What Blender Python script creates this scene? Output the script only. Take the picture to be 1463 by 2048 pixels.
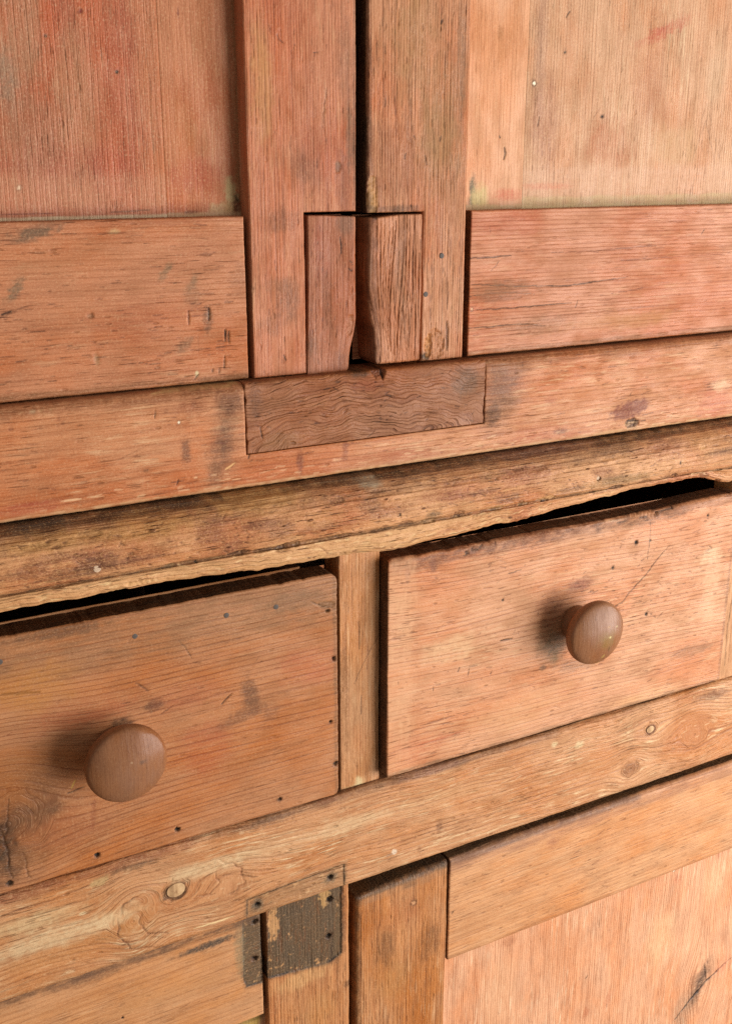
import bpy, math, random
import numpy as np
from mathutils import Vector

# ------------------------------------------------------------------ camera, light, exposure
sc = bpy.context.scene
for o in list(bpy.data.objects):
    bpy.data.objects.remove(o)

YAW, PITCH = math.radians(28.65), math.radians(17.8)
AIM, DIST = (0.0, 0.0, 0.95), 0.85
cam_d = bpy.data.cameras.new('camera')
cam = bpy.data.objects.new('camera', cam_d)
sc.collection.objects.link(cam)
fwd = (math.sin(YAW) * math.cos(PITCH), math.cos(YAW) * math.cos(PITCH), -math.sin(PITCH))
cam.location = [AIM[i] - fwd[i] * DIST for i in range(3)]
cam.rotation_mode = 'XYZ'
cam.rotation_euler = (math.pi / 2 - PITCH, 0.0, -YAW)
cam_d.sensor_fit = 'HORIZONTAL'
cam_d.sensor_width = 36.0
cam_d.lens = 36.0 * 2200.0 / 1463.0
cam_d.clip_start, cam_d.clip_end = 0.02, 100.0
sc.camera = cam
sc.cycles.max_bounces, sc.cycles.diffuse_bounces, sc.cycles.glossy_bounces = 4, 3, 2
sc.cycles.use_denoising = False
sc.cycles.use_adaptive_sampling, sc.cycles.adaptive_threshold = True, 0.012
sc.render.resolution_x, sc.render.resolution_y = 731, 1024

world = bpy.data.worlds.new('World')
sc.world = world
world.use_nodes = True
bg = world.node_tree.nodes['Background']
bg.inputs['Color'].default_value = (1.0, 0.965, 0.92, 1)
bg.inputs['Strength'].default_value = 0.34

def area_lamp(name, loc, target, sx, sy, watts, col):
    d = bpy.data.lights.new(name, 'AREA')
    d.shape, d.size, d.size_y, d.energy, d.color = 'RECTANGLE', sx, sy, watts, col
    o = bpy.data.objects.new(name, d)
    sc.collection.objects.link(o)
    o.location = loc
    o.rotation_euler = (Vector(target) - Vector(loc)).to_track_quat('-Z', 'Y').to_euler()
    return o
# soft daylight from a window standing off to the right of the cupboard
area_lamp('window_light', (1.55, -1.5, 0.72), (0.1, 0.0, 0.8), 2.0, 1.5, 90.0, (1.0, 0.97, 0.93))

vs = sc.view_settings
vs.view_transform, vs.look, vs.exposure, vs.gamma = 'Standard', 'None', 0.0, 1.0
vs.use_curve_mapping = False

# ------------------------------------------------------------------ numpy noise
_rng = np.random.RandomState(7)
_perm = np.concatenate([_rng.permutation(256)] * 2).astype(np.int32)
_ga = _rng.rand(256) * 2 * np.pi
_gx, _gy = np.cos(_ga), np.sin(_ga)

def perlin(x, y):
    x = np.asarray(x, float) + 1000.37; y = np.asarray(y, float) + 1000.71
    xi = np.floor(x).astype(np.int64); yi = np.floor(y).astype(np.int64)
    xf, yf = x - xi, y - yi
    xi &= 255; yi &= 255
    u = xf * xf * xf * (xf * (xf * 6 - 15) + 10); v = yf * yf * yf * (yf * (yf * 6 - 15) + 10)
    def g(a, b, dx, dy):
        h = _perm[_perm[a] + b]
        return _gx[h] * dx + _gy[h] * dy
    x1, y1 = (xi + 1) & 255, (yi + 1) & 255
    n00, n10 = g(xi, yi, xf, yf), g(x1, yi, xf - 1, yf)
    n01, n11 = g(xi, y1, xf, yf - 1), g(x1, y1, xf - 1, yf - 1)
    a = n00 + u * (n10 - n00); b = n01 + u * (n11 - n01)
    return (a + v * (b - a)) * 1.5            # about -1..1

def fbm(x, y, n=3):
    s = 0; a = 1.0; t = 0
    for i in range(n):
        s = s + a * perlin(x * 2 ** i + 17.3 * i, y * 2 ** i - 9.1 * i); t += a; a *= 0.5
    return s / t

def sstep(a, b, x):
    t = np.clip((x - a) / (b - a), 0, 1)
    return t * t * (3 - 2 * t)

def lin(r, g, b, k=1.0):
    f = lambda c: (c / 255 / 12.92 if c / 255 <= 0.04045 else ((c / 255 + 0.055) / 1.055) ** 2.4) * k
    return np.array([f(r) * 0.97, f(g), f(b) * 0.90])

# ------------------------------------------------------------------ wood material
def N(t, kind, **kw):
    n = t.nodes.new(kind)
    for k, v in kw.items(): setattr(n, k, v)
    return n

def math_node(t, op, a, b=None, c=None, clamp=False):
    n = N(t, 'ShaderNodeMath', operation=op, use_clamp=clamp)
    for i, v in enumerate((a, b, c)):
        if v is None: continue
        if isinstance(v, (int, float)): n.inputs[i].default_value = v
        else: t.links.new(v, n.inputs[i])
    return n.outputs[0]

def ramp01(t, v, a, b, interp='SMOOTHSTEP'):
    n = N(t, 'ShaderNodeMapRange', interpolation_type=interp)
    n.inputs['From Min'].default_value, n.inputs['From Max'].default_value = a, b
    t.links.new(v, n.inputs['Value'])
    return n.outputs['Result']

def mixc(t, fac, a, b, mode='MIX'):
    n = N(t, 'ShaderNodeMix', data_type='RGBA', blend_type=mode)
    for i, v in ((0, fac), (6, a), (7, b)):
        if isinstance(v, (int, float)): n.inputs[i].default_value = v
        elif isinstance(v, (tuple, list, np.ndarray)): n.inputs[i].default_value = (*[float(q) for q in v[:3]], 1)
        else: t.links.new(v, n.inputs[i])
    return n.outputs[2]

def noise(t, vec, scale, detail=3, rough=0.55):
    m = N(t, 'ShaderNodeVectorMath', operation='MULTIPLY')
    t.links.new(vec, m.inputs[0]); m.inputs[1].default_value = scale
    n = N(t, 'ShaderNodeTexNoise', noise_dimensions='3D')
    n.inputs['Scale'].default_value = 1.0; n.inputs['Detail'].default_value = detail
    n.inputs['Roughness'].default_value = rough
    t.links.new(m.outputs[0], n.inputs['Vector'])
    return n.outputs['Fac']

def build_wood_group():
    g = bpy.data.node_groups.new('aged_wood', 'ShaderNodeTree')
    I = lambda nm, ty, dv: setattr(g.interface.new_socket(nm, in_out='INPUT', socket_type=ty), 'default_value', dv)
    C, F = 'NodeSocketColor', 'NodeSocketFloat'
    for nm in ('Base', 'Tone', 'Rub', 'Grain'): I(nm, C, (0.5, 0.3, 0.2, 1))
    for nm, dv in (('RingFreq', 300.0), ('RingAmt', 0.5), ('StreakAmt', 0.5), ('PoreAmt', 0.5), ('ToneAmt', 0.5),
                   ('RubAmt', 0.4), ('FleckAmt', 0.3), ('Bump', 0.5), ('Rough', 0.55), ('Speckle', 0.5)): I(nm, F, dv)
    g.interface.new_socket('BSDF', in_out='OUTPUT', socket_type='NodeSocketShader')
    gi, go = N(g, 'NodeGroupInput'), N(g, 'NodeGroupOutput')
    inp = gi.outputs
    at = N(g, 'ShaderNodeAttribute', attribute_name='gco')
    st = N(g, 'ShaderNodeAttribute', attribute_name='stain')
    vec = at.outputs['Vector']
    sx = N(g, 'ShaderNodeSeparateXYZ'); g.links.new(vec, sx.inputs[0])
    # annual ring lines
    w1 = noise(g, vec, (5, 60, 60), 2)
    w2 = noise(g, vec, (1.6, 14, 14), 1)
    ph = math_node(g, 'MULTIPLY', sx.outputs[1], inp['RingFreq'])
    ph = math_node(g, 'ADD', ph, math_node(g, 'MULTIPLY', w1, 1.5))
    ph = math_node(g, 'ADD', ph, math_node(g, 'MULTIPLY', w2, 4.5))
    fr = math_node(g, 'FRACT', ph)
    up = ramp01(g, fr, 0.48, 0.90)
    dn = ramp01(g, fr, 1.0, 0.93)
    ring = math_node(g, 'MULTIPLY', up, dn)
    ring = math_node(g, 'MULTIPLY', ring, ring)
    rvar = ramp01(g, noise(g, vec, (2.6, 110, 110), 2), 0.28, 0.60)
    ring = math_node(g, 'MULTIPLY', ring, rvar)
    # fibres, pores, fine mottling
    streak = noise(g, vec, (14, 420, 420), 3, 0.64)
    fibre = noise(g, vec, (120, 1150, 1150), 2, 0.65)
    pore_n = noise(g, vec, (55, 820, 820), 1, 0.5)
    pore = ramp01(g, pore_n, 0.615, 0.72)
    pore = math_node(g, 'MULTIPLY', pore, ramp01(g, noise(g, vec, (9, 26, 26), 2), 0.38, 0.62))
    speck = noise(g, vec, (620, 900, 900), 2, 0.7)
    speck_d = ramp01(g, speck, 0.56, 0.70)
    speck_l = ramp01(g, speck, 0.46, 0.34)
    # larger colour changes
    tone = ramp01(g, noise(g, vec, (9, 17, 17), 4, 0.62), 0.40, 0.68)
    tone2 = ramp01(g, noise(g, vec, (26, 60, 60), 3, 0.6), 0.36, 0.72)
    rub = ramp01(g, noise(g, vec, (34, 300, 300), 3, 0.65), 0.50, 0.68)
    rub = math_node(g, 'MULTIPLY', rub, ramp01(g, noise(g, vec, (11, 20, 20), 3, 0.6), 0.42, 0.66))
    fl = N(g, 'ShaderNodeTexVoronoi', feature='F1')
    fm = N(g, 'ShaderNodeVectorMath', operation='MULTIPLY'); g.links.new(vec, fm.inputs[0]); fm.inputs[1].default_value = (95, 240, 240)
    fl.inputs['Scale'].default_value = 1.0
    g.links.new(fm.outputs[0], fl.inputs['Vector'])
    fcol = N(g, 'ShaderNodeSeparateColor'); g.links.new(fl.outputs['Color'], fcol.inputs[0])
    fleck = ramp01(g, fl.outputs['Distance'], 0.30, 0.12)
    fleck = math_node(g, 'MULTIPLY', fleck, ramp01(g, fcol.outputs[0], 0.86, 0.97))
    # assemble the colour
    c = inp['Base']
    c = mixc(g, math_node(g, 'MULTIPLY', tone, inp['ToneAmt']), c, inp['Tone'])
    val = N(g, 'ShaderNodeHueSaturation')
    g.links.new(c, val.inputs['Color'])
    g.links.new(math_node(g, 'ADD', math_node(g, 'MULTIPLY', tone2, -0.20), 1.08), val.inputs['Value'])
    g.links.new(math_node(g, 'ADD', math_node(g, 'MULTIPLY', tone, 0.10), 0.95), val.inputs['Saturation'])
    c = val.outputs[0]
    c = mixc(g, math_node(g, 'MULTIPLY', rub, inp['RubAmt']), c, inp['Rub'])
    av = st.outputs['Alpha']
    nb = math_node(g, 'SUBTRACT', math_node(g, 'ADD', math_node(g, 'MULTIPLY', streak, 0.55), math_node(g, 'ADD', math_node(g, 'MULTIPLY', speck, 0.3), math_node(g, 'MULTIPLY', tone2, 0.15))), 0.5)
    sa = math_node(g, 'MULTIPLY', math_node(g, 'MULTIPLY', av, math_node(g, 'SUBTRACT', 1.0, av)), math_node(g, 'MULTIPLY', nb, 6.0))
    sa = math_node(g, 'ADD', sa, av, clamp=True)
    c = mixc(g, sa, c, st.outputs['Color'])
    cov = math_node(g, 'SUBTRACT', 1.0, math_node(g, 'MULTIPLY', math_node(g, 'MULTIPLY', sa, sa), 0.72))
    dk = math_node(g, 'MULTIPLY', math_node(g, 'MULTIPLY', ring, inp['RingAmt']), cov)
    c = mixc(g, dk, c, inp['Grain'], 'MULTIPLY')
    sd = ramp01(g, streak, 0.44, 0.68)
    c = mixc(g, math_node(g, 'MULTIPLY', math_node(g, 'MULTIPLY', sd, cov), inp['StreakAmt']), c, inp['Grain'], 'MULTIPLY')
    fd = ramp01(g, fibre, 0.50, 0.70)
    c = mixc(g, math_node(g, 'MULTIPLY', fd, math_node(g, 'MULTIPLY', inp['StreakAmt'], 0.7)), c, inp['Grain'], 'MULTIPLY')
    c = mixc(g, math_node(g, 'MULTIPLY', speck_d, math_node(g, 'MULTIPLY', inp['Speckle'], 0.75)), c, (0.55, 0.42, 0.36), 'MULTIPLY')
    c = mixc(g, math_node(g, 'MULTIPLY', speck_l, math_node(g, 'MULTIPLY', inp['Speckle'], 0.42)), c, inp['Rub'])
    c = mixc(g, math_node(g, 'MULTIPLY', pore, inp['PoreAmt']), c, (0.22, 0.13, 0.09), 'MULTIPLY')
    c = mixc(g, math_node(g, 'MULTIPLY', fleck, inp['FleckAmt']), c, (0.25, 0.16, 0.12), 'MULTIPLY')
    # relief
    h = math_node(g, 'MULTIPLY', ring, -0.55)
    h = math_node(g, 'ADD', h, math_node(g, 'MULTIPLY', streak, -0.9))
    h = math_node(g, 'ADD', h, math_node(g, 'MULTIPLY', fibre, -0.55))
    h = math_node(g, 'ADD', h, math_node(g, 'MULTIPLY', pore, -0.7))
    h = math_node(g, 'ADD', h, math_node(g, 'MULTIPLY', fleck, -0.8))
    h = math_node(g, 'ADD', h, math_node(g, 'MULTIPLY', speck, -0.35))
    bp = N(g, 'ShaderNodeBump'); bp.inputs['Distance'].default_value = 0.0007
    g.links.new(h, bp.inputs['Height']); g.links.new(inp['Bump'], bp.inputs['Strength'])
    bs = N(g, 'ShaderNodeBsdfPrincipled')
    g.links.new(c, bs.inputs['Base Color'])
    rr = math_node(g, 'ADD', inp['Rough'], math_node(g, 'MULTIPLY', math_node(g, 'SUBTRACT', tone2, 0.5), 0.3))
    g.links.new(rr, bs.inputs['Roughness'])
    bs.inputs['Specular IOR Level'].default_value = 0.22
    g.links.new(bp.outputs[0], bs.inputs['Normal'])
    g.links.new(bs.outputs[0], go.inputs[0])
    return g
WOOD = build_wood_group()

def wood(name, base, tone, rub=(232, 190, 152), grain=(0.52, 0.36, 0.27), k=0.92, **f):
    m = bpy.data.materials.new(name); m.use_nodes = True
    t = m.node_tree; t.nodes.clear()
    gn = N(t, 'ShaderNodeGroup'); gn.node_tree = WOOD
    out = N(t, 'ShaderNodeOutputMaterial'); t.links.new(gn.outputs[0], out.inputs[0])
    for nm, c in (('Base', lin(*base, k)), ('Tone', lin(*tone, k)), ('Rub', lin(*rub, k)), ('Grain', grain)):
        gn.inputs[nm].default_value = (*[float(q) for q in c], 1)
    for a, v in f.items(): gn.inputs[a].default_value = v
    return m

def plain(name, col, rough, metal=0.0, bump_scale=400.0, bump=0.3):
    m = bpy.data.materials.new(name); m.use_nodes = True
    t = m.node_tree; b = t.nodes['Principled BSDF']
    tc = N(t, 'ShaderNodeTexCoord')
    n = noise(t, tc.outputs['Object'], (bump_scale,) * 3, 4)
    c = mixc(t, n, [q * 0.6 for q in col], [min(1, q * 1.35) for q in col])
    t.links.new(c, b.inputs['Base Color'])
    b.inputs['Roughness'].default_value = rough; b.inputs['Metallic'].default_value = metal
    bp = N(t, 'ShaderNodeBump'); bp.inputs['Distance'].default_value = 0.0006; bp.inputs['Strength'].default_value = bump
    t.links.new(n, bp.inputs['Height']); t.links.new(bp.outputs[0], b.inputs['Normal'])
    return m

# ------------------------------------------------------------------ marks on wood (all in mm, on the board's own face)
# every mark is a function m(X, Z, S) where S.col is the colour (stain, or painted shade or sheen) + cover, S.h the height above the face in mm
class Surf:
    def __init__(s, n):
        s.col = np.zeros((n, 4)); s.h = np.zeros(n)
    def over(s, idx, c, m):
        a0 = s.col[idx, 3]; a = m + a0 * (1 - m)
        w = np.where(a > 1e-6, m / np.maximum(a, 1e-6), 0)[:, None]
        s.col[idx, :3] = s.col[idx, :3] * (1 - w) + np.asarray(c)[None] * w
        s.col[idx, 3] = a

def near(X, Z, x, z, r):
    return np.nonzero((np.abs(X - x) < r) & (np.abs(Z - z) < r))[0]

def blob(x, z, rx, rz, c, a=0.6, soft=0.7, rot=0.0, warp=0.35, ns=None, dip=0.0, brk=0.25):
    """stain, or shade or sheen put in as colour: a soft, uneven patch"""
    if soft >= 0.6 and min(rx, rz) > 2.9:
        rx, rz, a = rx * 1.3, rz * 1.3, min(0.92, a * (1.25 if c[0] - c[1] < 72 else 0.72))
    def f(X, Z, S):
        i = near(X, Z, x, z, 1.9 * max(rx, rz) + 2)
        if len(i) == 0: return
        q = ns or 0.55 * min(rx, rz) + 1.0
        px, pz = X[i], Z[i]
        dx = px - x + warp * rx * fbm(px / q + x, pz / q, 3); dz = pz - z + warp * rz * fbm(px / q - 40, pz / q + z, 3)
        cr, sr = math.cos(math.radians(rot)), math.sin(math.radians(rot))
        u, v = dx * cr + dz * sr, -dx * sr + dz * cr
        r = np.sqrt((u / rx) ** 2 + (v / rz) ** 2)
        m = sstep(1.0, 1.0 - soft, r)
        S.h[i] -= dip * m
        m = m * a * np.clip(1 + brk * 1.6 * fbm(px / (q * 0.35), pz / (q * 0.35) + 7, 2), 0, 1.3)
        S.over(i, lin(*c, 0.86), np.clip(m, 0, 1))
    return f

def line(pts, w=0.7, depth=0.4, c=(48, 26, 16), a=0.85, wob=0.5, taper=True, ws=6.0):
    """crack or scratch: a thin groove with dark dirt in it"""
    def f(X, Z, S):
        P = np.array(pts, float)
        lo, hi = P.min(0) - 3, P.max(0) + 3
        i = np.nonzero((X > lo[0]) & (X < hi[0]) & (Z > lo[1]) & (Z < hi[1]))[0]
        if len(i) == 0: return
        px = X[i] + wob * perlin(X[i] / ws + P[0, 0], Z[i] / ws); pz = Z[i] + wob * perlin(X[i] / ws - 30, Z[i] / ws + P[0, 1])
        best = np.full(len(i), 1e9); tt = np.zeros(len(i))
        n = len(P) - 1
        for k in range(n):
            d = P[k + 1] - P[k]; L2 = (d ** 2).sum() + 1e-9
            t = np.clip(((px - P[k, 0]) * d[0] + (pz - P[k, 1]) * d[1]) / L2, 0, 1)
            dd = np.hypot(px - P[k, 0] - t * d[0], pz - P[k, 1] - t * d[1])
            b = dd < best
            best[b] = dd[b]; tt[b] = (k + t[b]) / n
        ww = w * (np.sqrt(np.clip(4 * tt * (1 - tt), 0, 1)) * 0.8 + 0.2 if taper else 1.0)
        m = sstep(1.25, 0.35, best / ww)
        S.h[i] -= depth * m
        S.over(i, lin(*c), m * a)
    return f

def hole(x, z, r=1.8, depth=2.0, c=(26, 16, 12), halo=1.8, rz=None):
    """nail hole with a stained rim"""
    def f(X, Z, S):
        i = near(X, Z, x, z, r * 4)
        if len(i) == 0: return
        rr = r * (0.8 + 0.5 * ((x * 7.31 + z * 3.17) % 1.0))
        d = np.hypot((X[i] - x) / rr, (Z[i] - z) / ((rz or r) / r * rr)) * (1 + 0.4 * perlin(X[i] * 0.6 + x, Z[i] * 0.6))
        S.over(i, lin(70, 42, 28), 0.65 * sstep(halo * (0.8 + 0.7 * ((x * 3.7) % 1.0)), 0.8, d))
        m = sstep(1.15, 0.7, d)
        S.h[i] -= depth * m
        S.over(i, lin(*c), m)
    return f

def ticks(x0, x1, z0, z1, n, seed, axis='x', ln=(2, 7), w=0.45, c=(70, 36, 22), a=0.7, ang=6, depth=0.15):
    """short nicks and open pores scattered over a board"""
    def f(X, Z, S):
        r = random.Random(seed)
        for k in range(n):
            x, z = r.uniform(x0, x1), r.uniform(z0, z1)
            L = r.uniform(*ln) * (0.5 + r.random()); t = math.radians(r.gauss(0, ang)) + (0 if axis == 'x' else math.pi / 2)
            d = (math.cos(t) * L / 2, math.sin(t) * L / 2)
            line([(x - d[0], z - d[1]), (x + d[0], z + d[1])], w * r.uniform(0.7, 1.4), depth, c, a * r.uniform(0.5, 1.0), 0.25)(X, Z, S)
    return f

def band(axis, p0, p1, c, a, soft, wob=2.0, ws=25.0, lo=-1e9, hi=1e9, brk=0.3):
    """worn, dirty or painted-shade strip running along a board edge; p0..p1 is its extent across"""
    def f(X, Z, S):
        A, B = (Z, X) if axis == 'x' else (X, Z)
        i = np.nonzero((A > p0 - soft - wob * 2) & (A < p1 + soft + wob * 2) & (B > lo) & (B < hi))[0]
        if len(i) == 0: return
        q = A[i] + wob * fbm(B[i] / ws + p0, A[i] / (ws * 0.4), 3)
        m = sstep(p0 - soft, p0 + 0.01, q) * sstep(p1 + soft, p1 - 0.01, q)
        m = m * sstep(lo, lo + 8, B[i]) * sstep(hi, hi - 8, B[i])
        m = m * np.clip(1 + brk * 2 * fbm(B[i] / 9, A[i] / 3 + 3, 3), 0, 1.25)
        S.over(i, lin(*c), np.clip(m * a, 0, 1))
    return f

def chip(x, z, rx, rz, depth, c=None, a=0.0, rot=0.0, ns=4.0):
    """a bit of wood broken out, rough inside"""
    def f(X, Z, S):
        i = near(X, Z, x, z, 2 * max(rx, rz) + 2)
        if len(i) == 0: return
        px, pz = X[i], Z[i]
        cr, sr = math.cos(math.radians(rot)), math.sin(math.radians(rot))
        dx, dz = px - x + 0.3 * rx * fbm(px / ns, pz / ns), pz - z + 0.3 * rz * fbm(px / ns + 9, pz / ns)
        u, v = dx * cr + dz * sr, -dx * sr + dz * cr
        m = sstep(1.08, 0.85, np.sqrt((u / rx) ** 2 + (v / rz) ** 2))
        S.h[i] -= depth * m * (0.75 + 0.5 * fbm(px / 2.2, pz / 2.2, 2))
        if c: S.over(i, lin(*c), m * a)
    return f

def recess(poly, depth, c, a, flake=(205, 150, 108), flake_a=0.85, thr=0.25, edge_c=(60, 50, 44)):
    """shallow bed left by a removed iron plate: sunk, blackened, with bare flakes"""
    def f(X, Z, S):
        P = np.array(poly, float)
        lo, hi = P.min(0) - 6, P.max(0) + 6
        i = np.nonzero((X > lo[0]) & (X < hi[0]) & (Z > lo[1]) & (Z < hi[1]))[0]
        if len(i) == 0: return
        px = X[i] + 0.7 * fbm(X[i] / 5, Z[i] / 5, 3); pz = Z[i] + 0.7 * fbm(X[i] / 5 + 11, Z[i] / 5, 3)
        sd = np.full(len(i), 1e9)
        n = len(P); ins = np.ones(len(i), bool)
        for k in range(n):
            d = P[(k + 1) % n] - P[k]; L = np.hypot(*d)
            s = ((px - P[k, 0]) * d[1] - (pz - P[k, 1]) * d[0]) / L       # clockwise polygon: inside is positive
            sd = np.minimum(sd, s)
        S.over(i, lin(*edge_c), 0.6 * sstep(-4.0, 0.0, sd))
        m = sstep(-0.3, 0.4, sd)
        S.h[i] -= depth * m
        S.over(i, lin(*c), m * a * np.clip(0.95 + 0.3 * fbm(px / 3, pz / 3, 3), 0, 1))
        fk = sstep(thr, thr + 0.16, fbm(px / 6.5, pz / 7.5, 4) + 0.22 * sstep(8, 0, sd)) * m
        S.over(i, lin(*flake), fk * flake_a)
        e = sstep(1.1, 0.2, np.abs(sd - 0.2))
        S.over(i, lin(38, 29, 23), e * 0.85)
    return f

def veins(x0, x1, z0, z1, n, seed, axis='z', w=0.5, depth=0.5, c=(64, 34, 22), a=0.8, sway=1.5, lean=0.0, part=0.5):
    """open grain: long thin furrows running with the board"""
    def f(X, Z, S):
        r = random.Random(seed)
        A0, A1, B0, B1 = (z0, z1, x0, x1) if axis == 'z' else (x0, x1, z0, z1)
        for k in range(n):
            b = B0 + (B1 - B0) * (k + r.uniform(0.1, 0.9)) / n
            L = (A1 - A0) * r.uniform(part, 1.0); s = r.uniform(A0, A1 - L)
            ph = r.uniform(0, 6.3)
            P = []
            for q in range(9):
                t = s + L * q / 8
                v = b + lean * (t - (A0 + A1) / 2) + sway * math.sin(t / 26.0 + 0.25 * b + 0.3 * ph)
                P.append((v, t) if axis == 'z' else (t, v))
            line(P, w * r.uniform(0.6, 1.3), depth * r.uniform(0.5, 1.2), c, a * r.uniform(0.55, 1), 0.3)(X, Z, S)
    return f

def knot(x, z, r, rl, strength=0.9, core=0.0):
    """bends the grain round a knot; used as a warp, see board(warps=...)"""
    return (x, z, r, rl, strength, core)

# ------------------------------------------------------------------ board geometry
class Part:
    """collects grid patches and links them as one mesh"""
    def __init__(s): s.v, s.f, s.g, s.c, s.n = [], [], [], [], 0
    def add(s, V, F, G, Cc):
        s.v.append(V); s.f.append(F + s.n); s.g.append(G); s.c.append(Cc); s.n += len(V)
    def link(s, name, mat, parent, smooth=True, label=None, origin=None):
        V = np.concatenate(s.v); F = np.concatenate(s.f)
        o0 = np.array(origin) if origin is not None else (V.min(0) + V.max(0)) / 2
        me = bpy.data.meshes.new(name)
        me.vertices.add(len(V)); me.vertices.foreach_set('co', ((V - o0) / 1000).astype(np.float32).ravel())
        me.loops.add(len(F) * 4); me.loops.foreach_set('vertex_index', F.astype(np.int32).ravel())
        me.polygons.add(len(F)); me.polygons.foreach_set('loop_start', np.arange(0, len(F) * 4, 4, dtype=np.int32))
        me.polygons.foreach_set('loop_total', np.full(len(F), 4, dtype=np.int32))
        me.polygons.foreach_set('use_smooth', np.full(len(F), smooth, dtype=bool))
        me.update(calc_edges=True)
        a = me.attributes.new('gco', 'FLOAT_VECTOR', 'POINT'); a.data.foreach_set('vector', (np.concatenate(s.g) / 1000).astype(np.float32).ravel())
        a = me.attributes.new('stain', 'FLOAT_COLOR', 'POINT'); a.data.foreach_set('color', np.concatenate(s.c).astype(np.float32).ravel())
        me.materials.append(mat)
        ob = bpy.data.objects.new(name, me); sc.collection.objects.link(ob)
        ob.location = o0 / 1000 - (np.array(ABS.get(parent.name, (0, 0, 0))) if parent else 0)
        ob.parent = parent
        if label: ob['label'] = label
        return ob
ABS = {}

def grid_faces(nu, nv):
    i = np.arange(nu - 1)[:, None] * nv + np.arange(nv - 1)[None]
    i = i.ravel()
    return np.stack([i, i + nv, i + nv + 1, i + 1], 1)

FX, FZ = (-335.0, 500.0), (235.0, 1345.0)     # the stretch built in fine detail; coarser beyond it
def axis_lines(a, b, res, ra, rb, fine, extra=()):
    L = [a + ra * q for q in (0, .03, .12, .28, .5, .8, 1.2, 1.7)] if ra > 0 else [a]
    R = [b - rb * q for q in (0, .03, .12, .28, .5, .8, 1.2, 1.7)] if rb > 0 else [b]
    lo, hi = max(L), min(R)
    cuts = sorted(set([lo, hi] + [q for q in tuple(extra) + fine if lo < q < hi]))
    out = list(L) + list(R)
    for p, q in zip(cuts[:-1], cuts[1:]):
        m = (p + q) / 2
        st = res if fine[0] <= m <= fine[1] else max(res, 15.0)
        out += list(np.linspace(p, q, max(1, int(round((q - p) / st))) + 1))
    return np.array(sorted(set(round(q, 4) for q in out)))

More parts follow.
